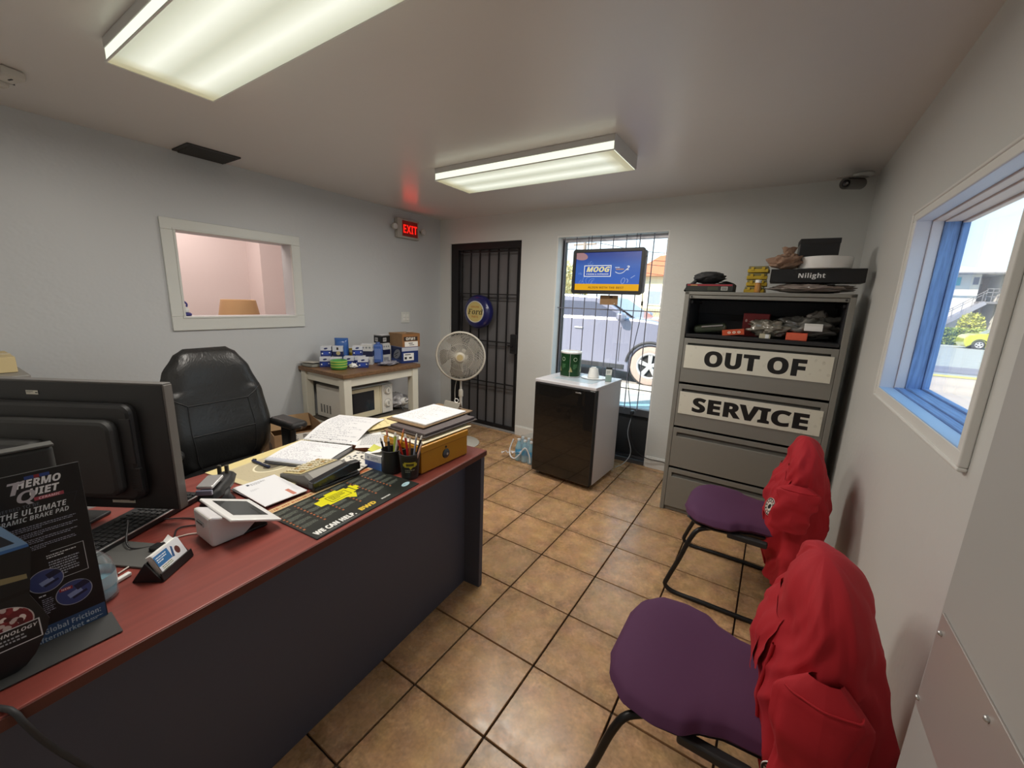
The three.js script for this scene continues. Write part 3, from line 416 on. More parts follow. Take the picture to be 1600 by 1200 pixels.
// ---------- file cabinet ----------
{
  const c = thing('file_cabinet', 'tall grey lateral file cabinet, top bay open, drawers signed OUT OF SERVICE', 'file cabinet', [3.362, 0, 0.505]);
  const gm = std([0.235, 0.23, 0.205], 0.45, { metalness: 0.1 }), w = 0.9, h = 1.588, d = 0.46, dk = std([0.03, 0.031, 0.036], 0.6);
  const side = rb(0.03, h, d, 0.004); for (const s of [-1, 1]) part(c, 'side_panel', side, gm, [s * (w / 2 - 0.015), h / 2, 0]);
  part(c, 'top_panel', rb(w, 0.022, d, 0.004), gm, [0, h - 0.011, 0]); part(c, 'back_panel', bx(w - 0.06, h - 0.04, 0.01), dk, [0, h / 2, -d / 2 + 0.01]);
  part(c, 'bay_rail', rb(w - 0.062, 0.02, 0.02, 0.002), gm, [0, h - 0.035, d / 2 - 0.012]);
  for (const s of [-1, 1]) part(c, 'bay_bolt', mv(cy(0.006, 0.006, 0.006, 12), [0, 0, 0], [PI / 2, 0, 0]), M.black, [s * 0.405, h - 0.035, d / 2]);
  for (const s of [-1, 1]) part(c, 'bay_liner', bx(0.006, 0.28, d - 0.04), dk, [s * 0.417, 1.43, 0]);
  part(c, 'bay_shelf', rb(w - 0.064, 0.02, d - 0.03, 0.002), dk, [0, 1.297, -0.005]); part(c, 'bay_lip', rb(w - 0.07, 0.022, 0.012, 0.003), M.black, [0, 1.297, d / 2 - 0.01]);
  part(c, 'bay_header', rb(w - 0.07, 0.1, 0.012, 0.003), dk, [0, 1.49, -0.19]); part(c, 'bay_ceiling', bx(w - 0.064, 0.006, d - 0.04), dk, [0, h - 0.028, 0]);
  for (const s of [-1, 1]) for (const y of [1.52]) part(c, 'bay_runner', rb(0.016, 0.02, 0.4, 0.003), M.black, [s * 0.405, y, 0]);
  const sg = (s, fs) => tex(1024, 200, (x, W2, H2) => { const r = rng(s.length); x.fillStyle = '#dcdacb'; x.fillRect(0, 0, W2, H2); for (let k = 0; k < 40; k++) { x.fillStyle = `rgba(150,145,125,${0.06 + r() * 0.1})`; x.beginPath(); x.arc(r() * W2, r() * H2, 3 + r() * 9, 0, 7); x.fill(); } text(x, s, W2 / 2 + (s.length > 6 ? 18 : 0), H2 / 2 + 5, fs, '#0b0a09', { stroke: '#0b0a09', lw: 9, sx: s.length > 6 ? 1.3 : 1.17 }); });
  const dr = (y0, y1, sign, top) => {
    const hh = y1 - y0 - 0.012, g = new THREE.Group(); g.name = 'drawer'; g.position.set(0, (y0 + y1) / 2, d / 2 - 0.008); c.add(g);
    const ww = w - 0.066, fy = hh / 2, s = hole(shape([[-ww / 2, -fy], [ww / 2, -fy], [ww / 2, fy], [-ww / 2, fy]]), [[-ww / 2 + 0.022, fy - 0.062], [ww / 2 - 0.03, fy - 0.062], [ww / 2 - 0.03, fy - 0.028], [-ww / 2 + 0.022, fy - 0.028]]);
    part(g, 'drawer_front', mv(ext(s, 0.016, 0.0015), [0, 0, -0.01]), gm);
    part(g, 'pull_recess', mv(grid(1, 6, (u, v) => [(-ww / 2 + 0.022) + u * (ww - 0.052), fy - 0.028 - v * 0.036, -0.028 + 0.034 * v * v]), [0, 0, 0]), std([0.17, 0.165, 0.145], 0.5));
    part(g, 'drawer_back', bx(ww - 0.01, hh - 0.01, 0.004), M.black, [0, 0, -0.032]);
    if (sign) part(g, 'sign', flat(0.806, 0.157, 0.003), printed(sign, M.paper), [0.0, fy - 0.062 - 0.075 + (top ? 0.015 : 0.01), 0.0105], [0, 0, 0]);
  };
  dr(0.97, 1.282, sg('OUT OF', 172), true); dr(0.652, 0.962, sg('SERVICE', 166)); dr(0.345, 0.644); dr(0.03, 0.337);
  part(c, 'base_rail', rb(w - 0.06, 0.03, d - 0.03, 0.002), gm, [0, 0.015, -0.005]);
}
function crumple(rx, ry, rz, seed, amp = 0.35, n = 26) { // crumpled bag or cloth lump sitting on its base
  return grid(n * 2, n, (u, v) => { const a = u * 2 * PI, b = v * PI, s = Math.sin(b), X = Math.cos(a) * s, Y = Math.cos(b), Z = Math.sin(a) * s;
    let k = 1 + amp * (nz(X * 2.2 + seed, Y * 2.2, Z * 2.2) + 0.8 * Math.abs(nz(X * 5 + seed, Y * 5, Z * 5 + 3)) + 0.4 * nz(X * 11, Y * 11 + seed, Z * 11)) * s; return [X * rx * k, Math.max(0, ry + Y * ry * (v < 0.5 ? k : 1)), Z * rz * k]; });
}
const Y1 = 1.589, ZC = 0.62;
{ // on the cabinet
  let t = thing('cloth_hat', 'black cloth cap lying on top of the cabinet at its left end', 'cap', [3.03, Y1 + 0.052, ZC - 0.02], 0.2);
  part(t, 'crown', crumple(0.088, 0.042, 0.085, 91, 0.28, 20), M.blackMatte); part(t, 'brim', mv(grid(20, 6, (u, v) => { const a = (u - 0.5) * 2.2, r = 0.085 + v * 0.085; return [Math.sin(a) * r * 0.95, 0.004 - v * 0.02 - Math.cos(a) * 0.012 * v + 0.03 * v * Math.abs(Math.sin(a)), Math.cos(a) * r]; }), [0, 0.01, 0], [0, 1.7, 0]), M.blackMatte);
  part(t, 'strap', tube([[-0.08, 0.02, 0.02], [-0.13, -0.03, 0.03], [-0.14, -0.048, 0.045]], 0.012, 14, 8), M.blackMatte);
  const pk = tex(256, 64, (x, w, h) => { x.fillStyle = '#23251f'; x.fillRect(0, 0, w, h); x.fillStyle = '#8f2730'; x.fillRect(0, 0, w, 16); x.fillStyle = '#b59a58'; x.fillRect(20, 6, 40, 8); x.fillStyle = '#3b4030'; x.fillRect(120, 24, 60, 30); x.fillStyle = '#c9c9c0'; x.fillRect(196, 22, 36, 34); for (let k = 0; k < 10; k++) { x.fillStyle = '#222'; x.fillRect(199 + k * 3.1, 25, 1.6, 28); } });
  t = thing('flat_parts_package', 'flat red and black parts package under the black cap', 'package', [3.05, Y1 + 0.026, ZC]);
  part(t, 'package_body', rb(0.29, 0.05, 0.16, 0.006), M.blackMatte); part(t, 'label', flat(0.27, 0.044, 0.001), printed(pk), [0, 0, 0.0806]);
  // stacked bulb cases
  const yl = std([0.5, 0.34, 0.02], 0.5), cl = phys([0.3, 0.27, 0.12], 0.2, { transmission: 0.3, thickness: 0 });
  for (let k = 0; k < 4; k++) { const g = thing('bulb_case', ['lowest yellow parts case of the stack on the cabinet', 'second yellow parts case from the bottom of the stack', 'third yellow parts case from the bottom of the stack', 'topmost yellow parts case of the stack on the cabinet'][k], 'case', [3.307 + (k % 2) * 0.006, Y1 + k * 0.042, ZC - 0.04 - (k > 1 ? 0.01 : 0)], 0.06 * ((k * 7) % 3 - 1), 'yellow parts cases');
    part(g, 'tray', rb(0.115, 0.022, 0.11, 0.004), yl, [0, 0.012, 0]); part(g, 'lid', rb(0.108, 0.018, 0.104, 0.005), cl, [0, 0.031, 0]); for (const x of [-0.03, 0.03]) part(g, 'latch', rb(0.018, 0.02, 0.006, 0.002), yl, [x, 0.024, 0.055]); }
  t = thing('pill_bottle', 'small amber pill bottle with a white cap', 'bottle', [3.325, Y1, ZC + 0.055]);
  part(t, 'bottle_body', lathe([[0.001, 0], [0.017, 0], [0.018, 0.004], [0.018, 0.055], [0.014, 0.06], [0.001, 0.06]], 24), phys([0.45, 0.2, 0.03], 0.25, { clearcoat: 0.5 })); part(t, 'cap', cy(0.0175, 0.0175, 0.018, 24), M.white, [0, 0.069, 0]);
  t = thing('crumpled_bag', 'crumpled clear plastic bag under the long black box', 'bag', [3.6, Y1, ZC - 0.03]);
  part(t, 'plastic', crumple(0.185, 0.03, 0.14, 4, 0.35), phys([0.3, 0.25, 0.22], 0.25, { clearcoat: 0.6 }));
  const nl = tex(512, 96, (x, w, h) => { x.fillStyle = '#0d0d0f'; x.fillRect(0, 0, w, h); text(x, 'Nilight', w * 0.45, h / 2, 46, '#e6e6e6', { w: 'bold' }); });
  t = thing('light_bar_box', 'long black carton lettered in white on the cabinet', 'box', [3.61, Y1 + 0.062, ZC]);
  part(t, 'carton', rb(0.452, 0.078, 0.17, 0.004), M.black, [0, 0.039, 0]); part(t, 'label', flat(0.45, 0.074, 0.0012), printed(nl, M.black), [0, 0.039, 0.0852]);
  t = thing('white_dish', 'round white plastic tray on the long black carton', 'tray', [3.645, Y1 + 0.141, ZC - 0.02]);
  part(t, 'rim', lathe([[0.001, 0], [0.118, 0], [0.13, 0.006], [0.133, 0.066], [0.129, 0.07], [0.125, 0.066], [0.001, 0.064]], 48), M.whiteGloss);
  t = thing('black_carton', 'plain black box topmost on the cabinet', 'box', [3.6, Y1 + 0.213, ZC - 0.03], 0.06);
  part(t, 'carton', rb(0.19, 0.1, 0.13, 0.003), M.black, [0, 0.05, 0]); part(t, 'lid', rb(0.194, 0.03, 0.134, 0.003), M.blackMatte, [0, 0.087, 0]);
  t = thing('paper_bag', 'crumpled brown paper bag beside the white tray', 'bag', [3.458, Y1 + 0.141, ZC + 0.02]);
  const pm = std([0.3, 0.19, 0.13], 0.9);
  part(t, 'bag_body', crumple(0.075, 0.045, 0.06, 11, 0.6), pm); part(t, 'bag_neck', mv(grid(26, 10, (u, v) => { const a = u * 2 * PI, r = 0.022 + 0.018 * v * v + 0.01 * nz(Math.cos(a) * 3, v * 4, Math.sin(a) * 3); return [Math.cos(a) * r, 0.07 + v * 0.06 + 0.02 * nz(a, v * 3), Math.sin(a) * r]; }), [0, 0, 0]), pm);
  // in the open bay
  const B = 1.308;
  t = thing('green_tube', 'dark green packaged part at the left of the open bay', 'package', [3.075, B + 0.012, 0.6], 0.15); part(t, 'packet', mv(rb(0.2, 0.05, 0.1, 0.02, 3), [0, 0.03, 0], [0.1, 0, 0.13]), phys([0.06, 0.075, 0.045], 0.3, { clearcoat: 0.7 })); part(t, 'foil_strip', mv(rb(0.13, 0.01, 0.02, 0.004), [0.01, 0.045, 0.052], [0.1, 0, 0.13]), M.silver);
  const ot = tex(192, 64, (x, w, h) => { x.fillStyle = '#c8502c'; x.fillRect(0, 0, w, h); for (let k = 0; k < 3; k++) { x.fillStyle = '#e9d9c8'; x.beginPath(); x.arc(60 + k * 44, 32, 15, 0, 7); x.fill(); x.fillStyle = '#b84a2a'; x.beginPath(); x.arc(60 + k * 44, 32, 6, 0, 7); x.fill(); } });
  t = thing('orange_box', 'orange printed box with three pale discs in the bay', 'box', [3.222, B + 0.004, 0.63], 0.08); part(t, 'carton', rb(0.128, 0.036, 0.06, 0.002), std([0.5, 0.1, 0.04], 0.6), [0, 0.02, 0], [0, 0, 0.13]); part(t, 'label', flat(0.124, 0.034, 0.001), printed(ot), [0, 0.02, 0.0306], [0, 0, 0.13]);
  const rt = tex(192, 128, (x, w, h) => { x.fillStyle = '#7d1014'; x.fillRect(0, 0, w, h); for (const [a, b] of [[24, 40], [70, 44], [84, 62], [120, 40], [150, 60]]) { x.fillStyle = '#c9a8a0'; x.beginPath(); x.arc(a, b, 9, 0, 7); x.fill(); } });
  t = thing('red_box', 'dark red box at the back of the open bay', 'box', [3.34, B, 0.5], -0.05); part(t, 'carton', rb(0.15, 0.15, 0.09, 0.003), std([0.24, 0.015, 0.02], 0.6), [0, 0.075, 0]); part(t, 'label', flat(0.146, 0.146, 0.001), printed(rt), [0, 0.075, 0.0456]);
  t = thing('plastic_bag', 'crumpled clear plastic bag in the middle of the bay', 'bag', [3.42, B, 0.6]); part(t, 'plastic', crumple(0.09, 0.055, 0.07, 21, 0.75), phys([0.22, 0.2, 0.16], 0.2, { clearcoat: 0.8 }));
  t = thing('plastic_bag', 'large crumpled grey plastic bag at the right of the bay', 'bag', [3.62, B, 0.54]); part(t, 'plastic', crumple(0.14, 0.07, 0.1, 31, 0.75), phys([0.16, 0.155, 0.14], 0.2, { clearcoat: 0.8 })); part(t, 'bag_neck', mv(crumple(0.045, 0.05, 0.03, 8, 0.8, 14), [0.05, 0.08, 0]), phys([0.2, 0.18, 0.16], 0.25, { clearcoat: 0.8 }));
  t = thing('orange_box', 'plain bright orange box at the front edge of the bay', 'box', [3.57, B, 0.655], -0.06); part(t, 'carton', rb(0.108, 0.046, 0.05, 0.002), std([0.68, 0.09, 0.04], 0.55), [0, 0.023, 0]); part(t, 'flap', flat(0.1, 0.04, 0.001), std([0.75, 0.13, 0.06], 0.5), [0, 0.023, 0.0256]);
  t = thing('white_box', 'small white box on the plastic bag in the bay', 'box', [3.645, B + 0.062, 0.66], -0.05); part(t, 'carton', rb(0.09, 0.042, 0.05, 0.002), M.paper, [0, 0.021, 0]); part(t, 'flap', rb(0.088, 0.012, 0.052, 0.002), M.white, [0, 0.037, 0]);
  t = thing('small_carton', 'tiny tan carton below the middle plastic bag', 'box', [3.405, B, 0.665]); part(t, 'carton', rb(0.06, 0.028, 0.03, 0.002), std([0.5, 0.45, 0.32], 0.7), [0, 0.014, 0]); part(t, 'flap', flat(0.02, 0.026, 0.001), M.paper, [0.012, 0.014, 0.0156]);
}
// ---------- fridge and what is on it ----------
{
  const f = thing('mini_fridge', 'small fridge with black door and white side panels', 'fridge', [2.115, 0, 0.555], -0.045);
  const wm = phys([0.66, 0.65, 0.68], 0.35, { clearcoat: 0.3 }), bd = phys([0.006, 0.006, 0.006], 0.22, { clearcoat: 0.5, bumpMap: bumpPaint, bumpScale: 0.0006 });
  part(f, 'cabinet', rb(0.55, 0.8, 0.47, 0.008), wm, [0, 0.43, -0.035]); part(f, 'top', rb(0.555, 0.026, 0.53, 0.006), wm, [0, 0.842, -0.005]);
  const dr = part(f, 'door', rb(0.55, 0.785, 0.055, 0.01, 3), bd, [0, 0.435, 0.235]); part(dr, 'door_trim', rb(0.012, 0.78, 0.05, 0.003), M.blackMatte, [0.271, 0, 0]); part(dr, 'badge', rb(0.05, 0.008, 0.002, 0.001), M.silver, [0.13, 0.36, 0.0285]); part(dr, 'handle_groove', rb(0.45, 0.014, 0.006, 0.002), M.blackMatte, [0, 0.389, 0.026]);
  for (const x of [-0.23, 0.23]) part(f, 'foot', cy(0.018, 0.016, 0.03, 14), M.black, [x, 0.015, 0.17]);
  const FT = 0.856;
  let t = thing('green_canister', 'dark green drum canister with white lid on the fridge', 'canister', [2.005, FT, 0.5]);
  const gt2 = tex(512, 192, (x, w, h) => { x.fillStyle = '#0f3d1a'; x.fillRect(0, 0, w, h); const r = rng(2); for (let k = 0; k < 5; k++) { const X = k * 103 + 20; x.fillStyle = '#a7a06b'; x.beginPath(); x.moveTo(X, 150); x.lineTo(X + 14, 108); x.lineTo(X + 30, 150); x.fill(); x.fillStyle = '#b9c9b0'; x.beginPath(); x.arc(X + 50, 50, 14, 0, 7); x.lineWidth = 4; x.strokeStyle = '#b9c9b0'; x.stroke(); bars(x, r, X + 36, 90, 36, 40, 4, '#5f8f62'); } });
  part(t, 'drum', cy(0.088, 0.088, 0.205, 48, true), new THREE.MeshStandardMaterial({ map: gt2, roughness: 0.35, metalness: 0.2 }), [0, 0.107, 0]);
  part(t, 'seam', bx(0.004, 0.2, 0.003), M.silver, [0.03, 0.107, 0.0825]); part(t, 'lid', lathe([[0.001, 0.212], [0.084, 0.212], [0.09, 0.22], [0.092, 0.214], [0.091, 0.205], [0.085, 0.2]], 48), M.whiteGloss); part(t, 'base_ring', lathe([[0.001, 0.001], [0.088, 0], [0.091, 0.004], [0.088, 0.01]], 48), M.silver);
  t = thing('saucer', 'white saucer under the upturned cup on the fridge', 'plate', [2.2, FT, 0.44]); part(t, 'plate', lathe([[0.001, 0.003], [0.05, 0.002], [0.06, 0], [0.1, 0.0015], [0.109, 0.005], [0.109, 0.008], [0.1, 0.008], [0.06, 0.005], [0.001, 0.005]], 48), M.whiteGloss);
  t = thing('white_cup', 'upturned white cup standing on the saucer', 'cup', [2.195, FT + 0.0055, 0.44]); part(t, 'cup_body', lathe([[0.048, 0], [0.05, 0.002], [0.036, 0.078], [0.024, 0.082], [0.001, 0.082]], 36), M.whiteGloss); part(t, 'foot_ring', lathe([[0.02, 0.082], [0.024, 0.088], [0.019, 0.088], [0.018, 0.082]], 28), M.whiteGloss);
  const bt = tex(96, 192, (x, w, h) => { x.fillStyle = '#8aa39b'; x.fillRect(0, 0, w, h); x.fillStyle = '#dfe3df'; x.fillRect(0, 20, w, 80); x.fillStyle = '#1d2724'; x.fillRect(0, 0, w, 22); bars(x, rng(4), 14, 40, 60, 50, 5, '#58706a'); });
  t = thing('small_box', 'small upright grey-green box at the fridge top corner', 'box', [2.352, FT, 0.5], 0.3); part(t, 'carton', rb(0.05, 0.118, 0.035, 0.002), M.blackMatte, [0, 0.059, 0]); part(t, 'label', flat(0.048, 0.114, 0.001), printed(bt), [0, 0.059, 0.018]);
  t = thing('fridge_mat', 'pale blue place mat lying on the fridge top', 'mat', [2.12, FT - 0.0005, 0.52], -0.045); part(t, 'mat_sheet', rb(0.36, 0.002, 0.36, 0.001), std([0.42, 0.5, 0.55], 0.35)); part(t, 'mat_border', mg([mv(rb(0.36, 0.0024, 0.01, 0.001), [0, 0, 0.175]), mv(rb(0.36, 0.0024, 0.01, 0.001), [0, 0, -0.175])]), std([0.5, 0.56, 0.6], 0.4));
  single('appliance_cable', 'grey power cord hanging behind the fridge beside the black panel', 'cable', tube([[2.44, 0.46, 0.025], [2.435, 0.32, 0.08], [2.49, 0.14, 0.12], [2.46, 0.06, 0.2], [2.4, 0.02, 0.26]], 0.004, 40, 6), std([0.35, 0.35, 0.36], 0.6));
  single('appliance_cable', 'black cord running from the window to the skirting corner', 'cable', tube([[2.44, 0.47, 0.03], [2.45, 0.32, 0.05], [2.52, 0.15, 0.05], [2.62, 0.1, 0.05], [2.78, 0.09, 0.03], [2.93, 0.05, 0.04]], 0.0045, 40, 6), M.black);
  t = thing('power_plug', 'black wall plug behind the fridge at the window edge', 'plug', [2.44, 0.5, 0.02]); part(t, 'plug_body', rb(0.03, 0.04, 0.045, 0.008), M.black); part(t, 'strain_relief', cy(0.006, 0.004, 0.04, 10), M.black, [0, -0.035, 0]);
}
{ // water bottles in film
  const bm = phys([0.42, 0.7, 0.82], 0.1, { transmission: 0.35, thickness: 0, clearcoat: 0.5 }), lb = std([0.08, 0.36, 0.62], 0.4), capm = std([0.75, 0.78, 0.8], 0.4);
  const b = new THREE.Group(); b.name = numbered('water_bottle'); b.userData = { label: '', category: 'bottle', group: 'water bottles in the wrapped pack' };
  part(b, 'bottle_body', lathe([[0.001, 0], [0.029, 0.001], [0.032, 0.01], [0.03, 0.05], [0.032, 0.06], [0.032, 0.13], [0.022, 0.16], [0.0135, 0.185], [0.0135, 0.2]], 22), bm); part(b, 'label', cy(0.0325, 0.0325, 0.05, 22, true), lb, [0, 0.095, 0]); part(b, 'cap', cy(0.015, 0.015, 0.016, 18), capm, [0, 0.205, 0]);
  let first = true; const names = ['front row first', 'front row second', 'front row third', 'back row first', 'back row second', 'back row third'];
  const spots = []; for (let j = 0; j < 2; j++) for (let i = 0; i < 3; i++) spots.push([1.58 + i * 0.068, 0.62 - j * 0.068]);
  spots.forEach(([x, z], k) => { const lab = 'blue labelled water bottle in the wrapped pack beside the fridge'; if (!k) { b.userData.label = lab; b.position.set(x, 0.002, z); scene.add(b); } else copyOf(b, lab, [x, 0.002, z], 0, 'water bottles in the wrapped pack'); });
  const t = thing('plastic_wrap', 'torn clear plastic wrap around the water bottles', 'wrap', [1.6, 0, 0.56]);
  const film = phys([0.9, 0.95, 0.97], 0.12, { transmission: 0.85, thickness: 0 });
  part(t, 'film', mv(grid(36, 14, (u, v) => { const a = u * 2 * PI, k = 1 + 0.1 * nz(u * 9, v * 4) + 0.05 * nz(u * 30, v * 9); return [Math.cos(a) * 0.165 * k * (1 - 0.35 * v * v), v * 0.23 + 0.02 * nz(u * 8, v * 3, 2), Math.sin(a) * 0.13 * k * (1 - 0.35 * v * v)]; }), [0.075, 0, -0.03]), film);
  part(t, 'torn_edge', mv(grid(18, 5, (u, v) => [-0.25 + u * 0.22, 0.045 + u * 0.06 + 0.03 * nz(u * 7, v * 2), (v - 0.5) * 0.05 * (0.3 + u) + 0.03 * nz(u * 5, v, 4)]), [0.05, 0, 0.08]), phys([0.9, 0.9, 0.92], 0.3, { transmission: 0.25, thickness: 0 }));
  part(t, 'film_fold', tube([[-0.08, 0.2, 0.06], [-0.1, 0.1, 0.09], [-0.07, 0.05, 0.12], [-0.02, 0.04, 0.13], [0.03, 0.09, 0.12], [0.08, 0.16, 0.11], [0.12, 0.1, 0.1], [0.14, 0.03, 0.11]], 0.007, 60, 6), phys([0.9, 0.92, 0.95], 0.25, { transmission: 0.2, thickness: 0 }));
}
{ // screen in the window
  const t = thing('display_screen', 'wall screen with blue advert hanging in the barred window', 'screen', [2.105, 1.77, 0.06], 0);
  const sc = tex(1024, 600, (x, w, h) => {
    const g = x.createLinearGradient(0, 0, 0, h); g.addColorStop(0, '#2c408c'); g.addColorStop(0.35, '#4068b8'); g.addColorStop(0.8, '#3a68c4'); x.fillStyle = g; x.fillRect(0, 0, w, h); const r = rng(8);
    x.fillStyle = 'rgba(214,150,130,.75)'; x.beginPath(); x.ellipse(70, 60, 130, 60, 0.2, 0, 7); x.fill();
    x.strokeStyle = 'rgba(170,190,240,.55)'; x.lineWidth = 7; for (const [a, b, q] of [[230, 440, 90], [300, 470, 60], [130, 480, 50], [90, 330, 22], [250, 170, 40]]) { x.beginPath(); x.arc(a, b, q, r() * 3, 3 + r() * 3.2); x.stroke(); x.beginPath(); x.arc(a + 12, b, q * 0.6, 0, 5); x.stroke(); }
    x.strokeStyle = 'rgba(200,210,240,.75)'; x.beginPath(); x.ellipse(770, 440, 26, 44, 0.3, 0, 7); x.stroke(); x.lineWidth = 9; x.beginPath(); x.moveTo(820, 410); x.quadraticCurveTo(860, 430, 830, 470); x.moveTo(880, 400); x.lineTo(940, 360); x.stroke();
    x.fillStyle = '#f2f2f2'; x.fillRect(150, 205, 430, 175); x.fillStyle = '#2b57b8'; x.fillRect(162, 217, 406, 151); text(x, 'MOOG', 365, 268, 104, '#f5df5a', { italic: true, stroke: '#f4f0e0', lw: 5, sx: 1.12 }); text(x, 'STEERING & SUSPENSION', 365, 340, 30, '#f2f2f2', { sx: 0.98 });
    bars(x, rng(44), 640, 236, 130, 24, 1, '#eef0f4'); text(x, '2', 820, 250, 88, '#f2f2f2', { italic: true }); x.fillStyle = '#d99a50'; x.fillRect(650, 262, 120, 12); x.strokeStyle = '#f2f2f2'; x.lineWidth = 8; x.beginPath(); x.arc(710, 230, 100, 0.5, 2.3); x.stroke();
    x.fillStyle = '#f4b414'; x.fillRect(0, 490, w, 110); text(x, 'ALIGN WITH THE BEST', w / 2, 545, 46, '#8a5a08', { sx: 1.15 });
  });
  part(t, 'bezel', ext(hole(rrect(0.66, 0.392, 0.022), [[-0.307, -0.168], [0.307, -0.168], [0.307, 0.172], [-0.307, 0.172]]), 0.014, 0.003), M.black, [0, 0, 0.02]);
  part(t, 'back_shell', rb(0.65, 0.37, 0.075, 0.02, 3), std([0.34, 0.3, 0.31], 0.5), [0.012, 0, -0.022]);
  const em = new THREE.MeshStandardMaterial({ color: 0x111111, roughness: 0.2, emissive: 0xffffff, emissiveMap: sc, emissiveIntensity: 0.42 });
  part(t, 'screen', bx(0.622, 0.348, 0.006), [M.black, M.black, M.black, M.black, em, M.black], [0, 0.002, 0.02]);
  for (const x of [-0.2, 0.22]) part(t, 'hanging_cable', cy(0.0022, 0.0022, 0.14, 6), M.iron, [x, 0.262, -0.064]);
  part(t, 'screw', cy(0.006, 0.006, 0.004, 10), M.black, [0.339, 0.13, -0.01], [0, 0, PI / 2]);
  const l = new THREE.RectAreaLight(0x6f8fe0, 0.05, 0.6, 0.34); l.name = 'screen_light'; l.position.set(0, 0, 0.04); l.rotation.y = PI; t.add(l);
  const c = thing('cardboard_tag', 'small brown card hanging below the window screen', 'card', [2.128, 1.52, 0.03]); part(c, 'card', rb(0.17, 0.085, 0.003, 0.001), M.card); part(c, 'card_slot', rb(0.03, 0.012, 0.001, 0.0004), M.black, [0.02, 0.028, 0.0018]); part(c, 'white_dot', mv(cy(0.005, 0.005, 0.001, 12), [0, 0, 0], [PI / 2, 0, 0]), M.white, [0.055, -0.03, 0.002]);
  const w = thing('screen_cord', 'thin black cord from the screen down to the window sill', 'cord', [0, 0, 0]); part(w, 'cord', tube([[2.4, 1.74, -0.02], [2.42, 1.45, -0.03], [2.38, 1.1, -0.03], [2.36, 0.8, -0.03], [2.41, 0.52, -0.02]], 0.0035, 40, 6), M.black); part(w, 'ferrite', rb(0.016, 0.04, 0.016, 0.005), M.black, [2.418, 1.5, -0.03]);
}
{ // round sign on the gate
  const t = thing('round_wall_sign', 'round dark blue dished sign hanging on the black gate', 'sign', [0.6, 1.345, 0.0]);
  const bl = phys([0.009, 0.011, 0.1], 0.3, { clearcoat: 0.7 });
  part(t, 'dish', mv(lathe([[0.001, 0.0], [0.185, 0.0], [0.19, 0.02], [0.186, 0.06], [0.165, 0.085], [0.125, 0.098], [0.001, 0.1]], 56), [0, 0, 0], [PI / 2, 0, 0]), bl, [0, 0, -0.02]);
  const ft = tex(256, 256, (x, w, h) => { x.fillStyle = '#cbb873'; x.fillRect(0, 0, w, h); text(x, 'GENUINE', 128, 66, 30, '#b06a2a'); text(x, 'Ford', 128, 128, 92, '#39331f', { f: 'serif', italic: true, sx: 1.05 }); text(x, 'PARTS', 128, 190, 36, '#b06a2a'); });
  part(t, 'ring', mv(new THREE.TorusGeometry(0.116, 0.006, 10, 56), [0, 0, 0.08]), std([0.6, 0.6, 0.58], 0.35)); part(t, 'disc', new THREE.CircleGeometry(0.114, 48), new THREE.MeshStandardMaterial({ map: ft, roughness: 0.4 }), [0, 0, 0.0815]);
}
